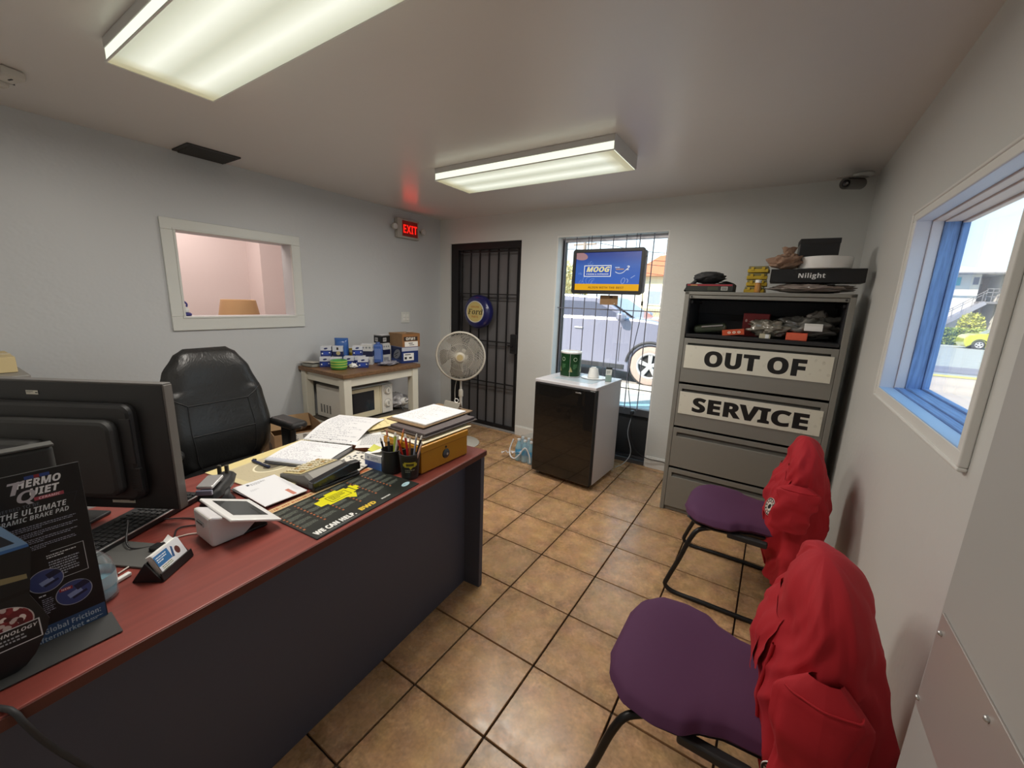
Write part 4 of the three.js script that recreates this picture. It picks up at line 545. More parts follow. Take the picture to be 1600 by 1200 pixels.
// ---------- fan ----------
{
  const t = thing('pedestal_fan', 'off-white pedestal fan with round wire cage before the barred door', 'fan', [0.845, 0, 0.6], 0.62);
  const fm = std([0.55, 0.52, 0.45], 0.45), R = 0.235;
  part(t, 'base', lathe([[0.001, 0.045], [0.03, 0.045], [0.05, 0.03], [0.19, 0.016], [0.2, 0.008], [0.198, 0], [0.001, 0]], 56), fm);
  part(t, 'pole', mg([mv(cy(0.016, 0.016, 0.5, 20), [0, 0.29, 0]), mv(cy(0.011, 0.011, 0.25, 18), [0, 0.6, 0])]), std([0.55, 0.53, 0.48], 0.35));
  part(t, 'pole_collar', lathe([[0.018, 0.5], [0.024, 0.505], [0.024, 0.56], [0.018, 0.575], [0.012, 0.58]], 24), fm);
  const h = new THREE.Group(); h.name = 'fan_head'; h.position.set(0, 0.925, 0.03); h.rotation.x = 0.02; t.add(h);
  part(h, 'motor', mv(lathe([[0.001, -0.13], [0.04, -0.128], [0.062, -0.1], [0.068, -0.04], [0.05, -0.02], [0.001, -0.02]], 32), [0, 0, 0], [PI / 2, 0, 0]), fm); part(h, 'neck', tube([[0, -0.23, -0.05], [0, -0.12, -0.06], [0, -0.04, -0.07]], 0.018, 12, 12), fm);
  part(h, 'rim', mv(lathe([[R, -0.014], [R + 0.012, -0.012], [R + 0.014, 0.012], [R, 0.016], [R - 0.006, 0.008], [R - 0.006, -0.01], [R, -0.014]], 64), [0, 0, 0.02], [PI / 2, 0, 0]), fm);
  const wires = (n, depth, swirl) => { const g = []; for (let k = 0; k < n; k++) { const a0 = k / n * 2 * PI, pts = []; for (let i = 0; i <= 5; i++) { const q = i / 5, r = 0.045 + (R - 0.05) * q, a = a0 + swirl * q * q; pts.push([Math.cos(a) * r, Math.sin(a) * r, depth * Math.pow(1 - q * q, 0.7) + 0.02]); } g.push(tube(pts, depth > 0 ? 0.0021 : 0.0014, 8, 4)); } g.push(mv(new THREE.TorusGeometry(R * 0.55, 0.0016, 4, 48), [0, 0, depth * 0.82 + 0.02])); return mg(g); };
  part(h, 'front_grille', wires(60, 0.075, 0.8), fm); part(h, 'rear_grille', wires(36, -0.075, -0.5), fm);
  part(h, 'hub_badge', mv(lathe([[0.001, 0.012], [0.035, 0.01], [0.046, 0.004], [0.05, -0.004], [0.048, -0.008], [0.001, -0.008]], 36), [0, 0, 0.1], [PI / 2, 0, 0]), std([0.6, 0.56, 0.46], 0.4)); part(h, 'badge_disc', mv(cy(0.03, 0.03, 0.003, 32), [0, 0, 0.111], [PI / 2, 0, 0]), std([0.5, 0.4, 0.2], 0.5));
  const bl = std([0.2, 0.185, 0.16], 0.5); part(h, 'blade_hub', mv(cy(0.04, 0.045, 0.06, 24), [0, 0, 0.0], [PI / 2, 0, 0]), bl);
  for (let k = 0; k < 5; k++) part(h, 'blade', mv(grid(10, 12, (u, v) => { const r = 0.035 + v * 0.175, a = (u - 0.5) * (0.5 + 0.3 * Math.sin(v * PI * 0.75)) + v * 0.35; return [Math.cos(a) * r, Math.sin(a) * r, 0.03 * (u - 0.5) * (1 - 0.3 * v)]; }), [0, 0, 0], [0, 0, k * 2 * PI / 5 + 0.4]), bl);
  part(t, 'fan_cord', tube([[0.0, 0.82, -0.06], [-0.06, 0.6, -0.03], [-0.05, 0.35, -0.02], [-0.03, 0.2, -0.02]], 0.004, 24, 6), std([0.5, 0.48, 0.42], 0.6));
}
// ---------- worktable with microwave ----------
{
  const t = thing('side_table', 'white wooden table with brown top and lower shelf by the left wall', 'table', [0.335, 0, 1.39]);
  const wm = std([0.68, 0.66, 0.56], 0.55), top = std([0.2, 0.105, 0.045], 0.5, { map: dtex(128, (x, y) => { const v = 1 + 0.25 * per(x * 1, y, 4) + 0.2 * nz(x * 40, y * 2, 3); return [v, v, v].map((q) => q * 0.9); }, [1, 1]) }), dark = std([0.1, 0.085, 0.07], 0.55);
  part(t, 'table_top', rb(0.645, 0.036, 0.83, 0.006), top, [0, 0.844, 0]);
  const lg = rb(0.07, 0.826, 0.07, 0.004); for (const x of [-0.275, 0.27]) for (const z of [-0.365, 0.365]) part(t, 'leg', lg, wm, [x, 0.413, z]);
  for (const z of [-0.37, 0.37]) { part(t, 'apron', rb(0.48, 0.075, 0.03, 0.003), wm, [0, 0.788, z]); part(t, 'lower_rail', rb(0.48, 0.05, 0.03, 0.003), wm, [0, 0.37, z]); }
  for (const x of [-0.28, 0.28]) { part(t, 'apron', rb(0.03, 0.075, 0.67, 0.003), wm, [x, 0.788, 0]); part(t, 'lower_rail', rb(0.03, 0.05, 0.67, 0.003), wm, [x, 0.37, 0]); }
  part(t, 'lower_shelf', rb(0.55, 0.018, 0.72, 0.003), dark, [-0.01, 0.402, 0]);
  const m = thing('microwave', 'old white microwave oven with dials on the table shelf', 'microwave', [0.335, 0.412, 1.47]);
  const mw = std([0.68, 0.66, 0.6], 0.4), beige = std([0.66, 0.6, 0.42], 0.45);
  part(m, 'case', rb(0.4, 0.285, 0.5, 0.008), mw, [-0.01, 0.15, 0]);
  const d = part(m, 'door', rb(0.025, 0.265, 0.365, 0.006), beige, [0.198, 0.15, 0.062]); part(d, 'door_window', rb(0.004, 0.18, 0.24, 0.002), phys([0.015, 0.015, 0.018], 0.12, { clearcoat: 0.6 }), [0.0125, 0.012, 0.02]); part(d, 'handle_ridge', rb(0.012, 0.25, 0.014, 0.004), beige, [0.014, 0, -0.17]);
  const cp = part(m, 'control_panel', rb(0.02, 0.265, 0.12, 0.005), std([0.7, 0.68, 0.62], 0.4), [0.198, 0.15, -0.187]);
  for (const y of [0.075, -0.045]) { const k = part(cp, 'dial', mv(cy(0.028, 0.032, 0.018, 28), [0, 0, 0], [0, 0, -PI / 2]), mw, [0.018, y, 0]); part(k, 'dial_mark', rb(0.004, 0.03, 0.005, 0.001), M.greyPlastic, [0.01, 0.002, 0]); part(cp, 'dial_ring', mv(new THREE.TorusGeometry(0.04, 0.0015, 6, 32), [0.0105, y, 0], [0, PI / 2, 0]), std([0.3, 0.3, 0.3], 0.5)); }
  for (let k = 0; k < 4; k++) for (let j = 0; j < 6; j++) part(m, 'vent_slot', rb(0.022, 0.008, 0.002, 0.0009, 1), M.black, [0.0 - 0.14 + k * 0.043 , 0.055 + j * 0.0125, 0.2505]);
  for (const x of [-0.15, 0.14]) for (const z of [-0.2, 0.2]) part(m, 'foot', cy(0.012, 0.012, 0.012, 10), M.black, [x, 0.005, z]);
  const b = thing('plastic_bundle', 'bundle of grey plastic wrapped parts beside the microwave', 'bundle', [0.42, 0.411, 1.1], 0.3);
  part(b, 'wrapped_part', crumple(0.12, 0.075, 0.09, 51, 0.5), phys([0.42, 0.41, 0.42], 0.25, { clearcoat: 0.7 })); part(b, 'pipe_end', mv(lathe([[0.022, 0], [0.032, 0], [0.034, 0.06], [0.03, 0.09], [0.02, 0.09], [0.022, 0]], 24), [0.06, 0.06, 0.02], [0, 0, -1.2]), M.white); part(b, 'cord', tube([[0.08, 0.06, 0.05], [0.12, 0.03, 0.06], [0.14, -0.02, 0.06], [0.13, -0.1, 0.05]], 0.006, 24, 6), M.greyPlastic);
}
const matCache = new Map(), matOf = (map) => { if (!matCache.has(map)) matCache.set(map, new THREE.MeshStandardMaterial({ map, roughness: 0.5 })); return matCache.get(map); };
function carton(name, label, cat, x, z, w, h, d, ry, map, side, y = 0.862, group) {
  const g = thing(name, label, cat, [x, y, z], ry, group);
  part(g, 'carton', bx(w, h, d), (() => { const m = matOf(map), s = side ?? m; return [m, s, M.paper, M.paper, m, s]; })(), [0, h / 2, 0]);
  part(g, 'flap', rb(w * 0.98, 0.0015, d * 0.98, 0.0006, 1), std([0.66, 0.67, 0.7], 0.55), [0, h + 0.0005, 0]);
  return g;
}
{
  const filt = tex(128, 128, (x, w, h) => { x.fillStyle = '#1d2f6e'; x.fillRect(0, 0, w, h); x.fillStyle = '#cfd3dc'; x.fillRect(0, 0, w, 52); x.fillStyle = '#1d2a60'; x.beginPath(); x.ellipse(64, 26, 24, 11, -0.2, 0, 7); x.fill(); x.fillStyle = '#2c4aa8'; x.fillRect(30, 64, 68, 44); x.fillStyle = '#dfe3ea'; x.beginPath(); x.arc(22, 92, 10, 0, 7); x.arc(108, 80, 9, 0, 7); x.fill(); });
  const filt2 = tex(128, 128, (x, w, h) => { x.fillStyle = '#c9cdd4'; x.fillRect(0, 0, w, h); x.fillStyle = '#16224f'; x.fillRect(0, 70, w, 58); x.fillStyle = '#b6a877'; x.beginPath(); x.arc(70, 92, 26, 0, 7); x.fill(); x.fillStyle = '#222'; x.fillRect(50, 14, 24, 34); });
  const rY = 0.75, TY = 0.862;
  const small = (label, x, z, y, ry, two) => carton('filter_box', label, 'box', x, z, 0.085, 0.085, 0.085, ry, two ? filt2 : filt, undefined, y, undefined);
  const B = [
    ['bottom filter box of the front left stack, nearest the table edge', 0.2, 1.66, 0, 0.9], ['filter box behind the green tape roll in the bottom row', 0.295, 1.62, 0, 0.8], ['bottom blue and white filter box behind the other front left boxes', 0.13, 1.575, 0, 0.85],
    ['blue white filter box on top of the left stack with round logo', 0.16, 1.62, 0.087, 0.85], ['pale filter box with tan picture on top of the left stack', 0.205, 1.535, 0.087, 0.85, 1],
    ['blue white filter box right of the green tape in the middle', 0.31, 1.5, 0, 0.8], ['lower filter box of the middle pair behind the white wad', 0.345, 1.41, 0, 0.75], ['upper filter box of the middle pair', 0.3, 1.4, 0.087, 0.8], ['small filter box standing alone at the front edge of the table', 0.45, 1.46, 0, 0.85]];
  for (const [l, x, z, y, ry, two] of B) small(l, x, z, TY + y, ry, two);
  let t = thing('blue_pouch', 'tall bright blue pouch behind the left filter boxes', 'pouch', [0.19, TY, 1.49], 0.8); part(t, 'pouch_body', pillow(0.235, lerpPts([[0, 0.062], [0.5, 0.06], [1, 0.058]]), 0.04, () => 1, () => 1, 16, 20), phys([0.03, 0.11, 0.36], 0.3, { clearcoat: 0.4 })); part(t, 'crimp', rb(0.115, 0.014, 0.004, 0.001), std([0.05, 0.15, 0.42], 0.4), [0, 0.232, 0]);
  const gr = std([0.07, 0.32, 0.06], 0.45), yg = std([0.45, 0.55, 0.1], 0.45);
  t = thing('green_tape_roll', 'green and lime banded roll at the front edge of the table', 'roll', [0.4, TY, 1.665]); part(t, 'roll_body', lathe([[0.04, 0], [0.06, 0.002], [0.064, 0.02], [0.068, 0.07], [0.062, 0.08], [0.045, 0.08], [0.04, 0]], 36), gr); for (const y of [0.022, 0.045, 0.066]) part(t, 'band', lathe([[0.0645 + y * 0.05, y], [0.0685, y + 0.004], [0.066 + y * 0.03, y + 0.009]], 36), yg);
  t = thing('white_wad', 'small crumpled white paper wad between the filter boxes', 'paper', [0.43, TY, 1.55]); part(t, 'wad', crumple(0.035, 0.02, 0.03, 61, 0.6, 14), M.paper); part(t, 'loose_corner', mv(rb(0.03, 0.002, 0.02, 0.0008), [0.02, 0.012, 0.02], [0.3, 0.4, 0.5]), M.paper);
  const yb = tex(128, 64, (x, w, h) => { x.fillStyle = '#1b1b18'; x.fillRect(0, 0, w, h); x.fillStyle = '#b49b22'; x.fillRect(0, 0, w, 30); x.fillStyle = '#ddd6a0'; x.fillRect(20, 8, 40, 10); });
  carton('yellow_black_box', 'yellow and black box behind the middle filter boxes', 'box', 0.18, 1.36, 0.14, 0.14, 0.09, 0.7, yb, std([0.35, 0.28, 0.04], 0.5));
  const tw = tex(128, 256, (x, w, h) => { x.fillStyle = '#c5c6c4'; x.fillRect(0, 0, w, h); x.fillStyle = '#15193c'; x.fillRect(0, 84, w, 70); x.fillStyle = '#7d8288'; for (let k = 0; k < 3; k++) { x.beginPath(); x.arc(26 + k * 36, 40, 12, 0, 7); x.fill(); } x.fillStyle = '#8e9096'; x.fillRect(14, 190, 84, 46); });
  carton('striped_box', 'tall white box with a navy band in mid table', 'box', 0.34, 1.33, 0.1, 0.185, 0.08, 0.75, tw, std([0.5, 0.52, 0.56], 0.55));
  t = thing('blue_bottle', 'tall translucent blue bottle standing between boxes on the table', 'bottle', [0.36, TY, 1.225], 0.7); part(t, 'bottle_body', rb(0.085, 0.18, 0.06, 0.02, 4), phys([0.06, 0.13, 0.4], 0.2, { clearcoat: 0.6 }), [0, 0.09, 0]); part(t, 'label', rb(0.06, 0.1, 0.002, 0.0008), std([0.14, 0.22, 0.5], 0.4), [0, 0.09, 0.031]); part(t, 'neck', cy(0.018, 0.022, 0.02, 20), std([0.05, 0.1, 0.3], 0.4), [0, 0.188, 0]);
  const bw = tex(128, 64, (x, w, h) => { x.fillStyle = '#17171a'; x.fillRect(0, 0, w, h); x.fillStyle = '#7b7b7b'; x.fillRect(0, 0, w, 8); x.fillStyle = '#cfcfcf'; x.fillRect(20, 22, 46, 30); for (let k = 0; k < 8; k++) { x.fillStyle = '#222'; x.fillRect(24 + k * 5, 26, 2.4, 20); } });
  carton('striped_box', 'low white and blue striped box under the black carton', 'box', 0.3, 1.115, 0.09, 0.175, 0.09, 0.0, tw, std([0.55, 0.57, 0.62], 0.55));
  carton('black_white_box', 'black box with barcode behind the brown carton', 'box', 0.27, 1.1, 0.1, 0.075, 0.12, 0.1, bw, M.black, TY + 0.179);
  const wg = tex(256, 192, (x, w, h) => { x.fillStyle = '#142c66'; x.fillRect(0, 0, w, h); x.fillStyle = '#b6bac4'; x.fillRect(0, 0, w, 46); x.fillStyle = '#e6e6e2'; x.fillRect(26, 70, 160, 92); x.fillStyle = '#222'; x.fillRect(46, 84, 90, 10); x.fillRect(40, 116, 36, 30); x.fillRect(110, 120, 44, 20); });
  const ws = tex(256, 192, (x, w, h) => { x.fillStyle = '#122654'; x.fillRect(0, 0, w, h); x.fillStyle = '#8f949c'; x.beginPath(); x.ellipse(140, 88, 84, 52, -0.5, 0, 7); x.fill(); x.save(); x.translate(140, 90); x.rotate(-0.4); bars(x, rng(65), -60, -18, 120, 50, 2, '#1a1d28'); x.restore(); x.fillStyle = '#2c4a90'; x.fillRect(0, 150, w, 42); });
  { const g = thing('brake_part_box', 'navy blue parts box with white label under the brown carton', 'box', [0.452, TY, 0.986], -0.19); const a = new THREE.MeshStandardMaterial({ map: wg, roughness: 0.45 }), b = new THREE.MeshStandardMaterial({ map: ws, roughness: 0.45 }); part(g, 'carton', bx(0.2, 0.15, 0.178), [a, b, M.paper, M.paper, b, a], [0, 0.075, 0]); part(g, 'lid_edge', rb(0.202, 0.004, 0.18, 0.001), std([0.1, 0.14, 0.3], 0.5), [0, 0.151, 0]); }
  const of = tex(256, 160, (x, w, h) => { x.fillStyle = '#8a5f37'; x.fillRect(0, 0, w, h); x.fillStyle = '#30241a'; x.fillRect(20, 34, 200, 50); text(x, 'OFM1', 120, 58, 46, '#e8e4da', { sx: 1.1 }); x.fillStyle = '#e4e2dc'; x.fillRect(34, 92, 190, 62); x.fillStyle = '#444'; x.fillRect(90, 108, 60, 10); x.fillRect(100, 130, 70, 8); });
  { const g = thing('brown_carton', 'brown cardboard carton stacked on the navy parts box', 'box', [0.432, TY + 0.154, 0.968], -0.17); const a = new THREE.MeshStandardMaterial({ map: of, roughness: 0.8 }); part(g, 'carton', bx(0.24, 0.125, 0.195), [a, M.card, M.card, M.card, M.card, M.card], [0, 0.06, 0]); for (const s of [-1, 1]) part(g, 'flap', bx(0.12, 0.003, 0.098), M.card, [0.055, 0.128, s * 0.05], [s * 0.06, 0, 0]); part(g, 'paper_corner', mv(rb(0.1, 0.002, 0.06, 0.0008), [0.05, 0.135, 0.0], [0.1, 0.2, 0.2]), M.paper); }
  t = thing('clear_blister', 'crumpled grey blister packs in front of the blue bottle', 'package', [0.5, TY, 1.22], 0.3); part(t, 'plastic', crumple(0.06, 0.018, 0.1, 71, 0.5), phys([0.3, 0.29, 0.33], 0.2, { clearcoat: 0.8 })); part(t, 'backing_card', rb(0.08, 0.002, 0.12, 0.0008), std([0.3, 0.3, 0.34], 0.6), [0, 0.003, 0]);
  t = thing('grey_tray', 'flat grey plastic tray at the left end of the table', 'tray', [0.115, TY, 1.74], 0.1); part(t, 'tray_body', rb(0.14, 0.03, 0.09, 0.008), std([0.28, 0.28, 0.25], 0.6), [0, 0.015, 0]); part(t, 'sheet', rb(0.18, 0.003, 0.1, 0.001), std([0.45, 0.43, 0.38], 0.7), [-0.005, 0.038, 0], [0, 0, 0.05]);
}
{ // cardboard box on the floor
  const t = thing('cardboard_box', 'open cardboard box on the floor behind the office chair', 'box', [0.345, 0, 2.06], -0.28);
  const lt = tex(256, 160, (x, w, h) => { x.fillStyle = '#e3e0d8'; x.fillRect(0, 0, w, h); const r = rng(3); for (let q = 0; q < 3; q++) for (let k = 0; k < 14; k++) { x.fillStyle = '#2a2a2a'; x.fillRect(14 + q * 82, 14 + k * 9, 20 + r() * 26, 3 + r() * 3); } });
  const W = 0.5, Dp = 0.36, h = 0.465;
  for (const s of [-1, 1]) { part(t, 'side', rb(0.006, h, Dp, 0.001, 1), M.card, [s * W / 2, h / 2, 0]); part(t, 'side', rb(W, h, 0.006, 0.001, 1), M.card, [0, h / 2, s * Dp / 2]); }
  part(t, 'bottom', bx(W - 0.01, 0.006, Dp - 0.01), M.cardIn, [0, 0.004, 0]); part(t, 'inner_flap', rb(0.12, 0.004, Dp - 0.02, 0.001, 1), M.cardIn, [-W / 2 + 0.05, h - 0.04, 0], [0, 0, -0.9]);
  part(t, 'shipping_label', flat(0.2, 0.12, 0.001), printed(lt), [W / 2 + 0.0036, 0.395, 0.03], [0, PI / 2, 0]); part(t, 'end_print', flat(0.12, 0.07, 0.001), std([0.1, 0.065, 0.04], 0.8), [0.1, 0.34, Dp / 2 + 0.0036]); part(t, 'small_sticker', flat(0.05, 0.06, 0.001), M.paper, [W / 2 + 0.0036, 0.38, -0.12], [0, PI / 2, 0]);
  const c = thing('tan_carton', 'tan carton edge rising behind the monitor at the left edge', 'box', [0.25, 1.06, 3.54], 0); part(c, 'carton', rb(0.3, 0.075, 0.3, 0.003), std([0.62, 0.5, 0.27], 0.8), [0, 0.038, 0]); part(c, 'tape', rb(0.05, 0.003, 0.302, 0.001), std([0.66, 0.56, 0.36], 0.4), [0, 0.0755, 0]);
  const st = thing('storage_stand', 'low dark storage stand carrying the tan carton', 'cabinet', [0.27, 0, 3.6]); part(st, 'body', rb(0.46, 1.02, 0.44, 0.008), M.greyPlastic, [0, 0.51, 0]); part(st, 'top', rb(0.48, 0.04, 0.47, 0.006), std([0.25, 0.24, 0.22], 0.5), [0, 1.039, 0]);
}
// ---------- office chair ----------
{
  const lea = phys([0.014, 0.014, 0.014], 0.38, { bumpMap: bumpPaint, bumpScale: 0.0018, clearcoat: 0.05 });
  const t = thing('office_chair', 'high-backed black leather office chair behind the desk', 'office chair', [0.99, 0, 2.79], 1.62);
  const bk = new THREE.Group(); bk.name = 'backrest'; bk.position.set(0, 0.525, -0.01); bk.rotation.x = -0.1; t.add(bk);
  part(bk, 'back_cushion', pillow(0.66, lerpPts([[0, 0.2], [0.12, 0.262], [0.35, 0.278], [0.6, 0.258], [0.82, 0.205], [0.95, 0.15], [1, 0.1]]), 0.075, (v, a) => 0.9 + 0.35 * Math.exp(-(((v - 0.25) / 0.2) ** 2)) + 0.25 * Math.exp(-(((Math.abs(a) - 0.8) / 0.22) ** 2)) * (v < 0.65 ? 1 : 0.3), () => 0.8, 36, 48), lea);
  const seam = (pts) => part(bk, 'seam', tube(pts, 0.0032, 30, 6), M.black);
  const zf = (v, a) => { const e = Math.sqrt(Math.max(0, 1 - Math.abs(a) ** 3.2)), f = Math.sqrt(Math.max(0, 1 - Math.abs(v * 2 - 1) ** 5)); return 0.075 * e * f * (0.9 + 0.35 * Math.exp(-(((v - 0.25) / 0.2) ** 2)) + 0.25 * Math.exp(-(((Math.abs(a) - 0.8) / 0.22) ** 2)) * (v < 0.65 ? 1 : 0.3)); };
  const hw = lerpPts([[0, 0.2], [0.12, 0.262], [0.35, 0.278], [0.6, 0.258], [0.82, 0.205], [0.95, 0.15], [1, 0.1]]);
  const P = (a, v) => [a * hw(v), v * 0.66, zf(v, a) + 0.0005];
  const ln = (a0, v0, a1, v1) => Array.from({ length: 9 }, (_, k) => P(a0 + (a1 - a0) * k / 8, v0 + (v1 - v0) * k / 8));
  seam(ln(-0.55, 0.56, 0.55, 0.56)); seam(ln(-0.55, 0.32, 0.55, 0.32)); for (const s of [-1, 1]) { seam(ln(s * 0.55, 0.03, s * 0.55, 0.56)); seam(ln(s * 0.55, 0.56, s * 0.93, 0.66)); }
  part(t, 'seat', mv(pillow(0.55, lerpPts([[0, 0.2], [0.2, 0.25], [0.8, 0.26], [1, 0.21]]), 0.065, (v, a) => 1, () => 0.8, 28, 28), [0, 0.5, -0.05], [-PI / 2, 0, PI]), lea);
  for (const s of [-1, 1]) part(t, 'seat_seam', tube([[s * 0.13, 0.567, 0.06], [s * 0.135, 0.568, 0.25], [s * 0.13, 0.55, 0.46]], 0.003, 14, 6), M.black);
  for (const s of [-1, 1]) { const a = new THREE.Group(); a.name = 'armrest'; t.add(a); part(a, 'arm_pad', rb(0.1, 0.048, 0.25, 0.022, 4), lea, [s * 0.305, 0.725, 0.12]); part(a, 'arm_post', mv(ext(rrect(0.05, 0.085, 0.012), 0.3), [s * 0.308, 0.71, 0.11], [PI / 2, 0, 0]), M.plastic); part(a, 'arm_bracket', rb(0.16, 0.025, 0.06, 0.008), M.plastic, [s * 0.24, 0.41, 0.11]); part(a, 'arm_button', mv(cy(0.008, 0.008, 0.008, 12), [s * 0.308, 0.715, 0.246], [PI / 2, 0, 0]), M.chrome); }
  part(t, 'column', cy(0.028, 0.03, 0.3, 20), M.plastic, [0, 0.28, 0.22]); part(t, 'mechanism', rb(0.22, 0.05, 0.26, 0.012), M.plastic, [0, 0.42, 0.22]);
  for (let k = 0; k < 5; k++) { const a = k * 2 * PI / 5 + 0.3, x = Math.sin(a), z = Math.cos(a); part(t, 'base_arm', mv(rb(0.045, 0.035, 0.27, 0.012), [x * 0.15, 0.105, 0.22 + z * 0.15], [0, a, 0]), M.plastic); const c = part(t, 'caster', mg([mv(cy(0.027, 0.027, 0.02, 18), [0.014, 0, 0], [0, 0, PI / 2]), mv(cy(0.027, 0.027, 0.02, 18), [-0.014, 0, 0], [0, 0, PI / 2])]), M.black, [x * 0.28, 0.028, 0.22 + z * 0.28], [0, a, 0]); part(c, 'caster_stem', cy(0.008, 0.008, 0.06, 10), M.silver, [0, 0.04, 0]); }
}
// ---------- visitor chairs with red jackets ----------
const purple = phys([0.082, 0.022, 0.07], 0.85, { sheen: 0.6, sheenColor: new THREE.Color().setRGB(0.3, 0.12, 0.28), sheenRoughness: 0.6, bumpMap: dtex(64, (x, y) => { const v = 0.5 + 0.5 * Math.sin(x * 64 * PI) * Math.sin(y * 64 * PI); return [v, v, v]; }, [14, 14], false), bumpScale: 0.0006 });
const red = phys([0.43, 0.008, 0.017], 0.8, { sheen: 0.5, sheenColor: new THREE.Color().setRGB(0.6, 0.1, 0.12), sheenRoughness: 0.5, side: THREE.DoubleSide });
const badge = tex(128, 128, (x, w, h) => { x.fillStyle = '#d9cfc4'; x.fillRect(0, 0, w, h); x.strokeStyle = '#171312'; x.lineWidth = 7; x.beginPath(); x.arc(64, 64, 58, 0, 7); x.stroke(); x.lineWidth = 5; x.beginPath(); x.arc(64, 64, 36, 0, 7); x.stroke(); for (let k = 0; k < 12; k++) { x.save(); x.translate(64, 64); x.rotate(k * PI / 6); x.fillStyle = k % 3 ? '#2a1a1a' : '#a02020'; x.fillRect(-5, -54, 10, 14); x.restore(); } x.fillStyle = '#1c1512'; x.beginPath(); x.ellipse(64, 64, 16, 24, 0.4, 0, 7); x.fill(); });
function visitorChair(label, p) { // local: front is -x, width along z
  const t = thing('visitor_chair', label, 'chair', p, 0, undefined), fr = std([0.012, 0.012, 0.013], 0.4, { metalness: 0.2 });
  const so = lerpPts([[0, 0.1], [0.06, 0.185], [0.18, 0.237], [0.34, 0.248], [0.48, 0.238], [0.58, 0.198], [0.7, 0.176], [0.9, 0.17], [1, 0.13]]);
  part(t, 'seat', mv(pillow(0.47, so, 0.05, (v, a) => 1.0 - 0.25 * Math.exp(-(((v - 0.55) / 0.25) ** 2)) * (1 - a * a), () => 0.7, 36, 44), [-0.215, 0.435, 0], [-PI / 2, 0, -PI / 2]), purple);
  part(t, 'seat_shell', mv(pillow(0.42, (v) => so(v * 0.9 + 0.05) * 0.9, 0.03, () => 0.6, () => 1, 24, 24), [-0.19, 0.405, 0], [-PI / 2, 0, -PI / 2]), M.plastic);
  for (const s of [-1, 1]) {
    part(t, 'side_bracket', rb(0.17, 0.03, 0.03, 0.008), M.plastic, [0.09, 0.395, s * 0.2]);
    part(t, 'leg', tube([[0.0, 0.39, s * 0.14], [-0.08, 0.39, s * 0.19], [-0.125, 0.375, s * 0.215], [-0.15, 0.33, s * 0.228], [-0.19, 0.2, s * 0.245], [-0.23, 0.08, s * 0.255], [-0.24, 0.035, s * 0.255], [-0.21, 0.013, s * 0.255], [-0.05, 0.012, s * 0.255], [0.2, 0.012, s * 0.25], [0.25, 0.012, s * 0.24]], 0.0115, 64, 10), fr);
    part(t, 'back_upright', tube([[0.02, 0.385, s * 0.12], [0.14, 0.38, s * 0.11], [0.25, 0.42, s * 0.1], [0.265, 0.6, s * 0.1], [0.268, 0.74, s * 0.1]], 0.011, 28, 8), fr);
  }
  part(t, 'rear_stretcher', tube([[0.25, 0.012, -0.24], [0.262, 0.012, 0], [0.25, 0.012, 0.24]], 0.0115, 16, 10), fr);
  part(t, 'backrest', mv(pillow(0.36, lerpPts([[0, 0.15], [0.2, 0.185], [0.6, 0.185], [0.85, 0.13], [1, 0.06]]), 0.028, () => 1, () => 0.8, 24, 28), [0.27, 0.48, 0], [0, -PI / 2, 0]), purple);
  return t;
}
const c1 = visitorChair('purple visitor chair nearer the camera, red jacket over its back', [3.39, 0, 2.53]);
copyOf(c1, 'purple visitor chair beside the file cabinet, red jacket over its back', [3.395, 0, 1.385], 0);
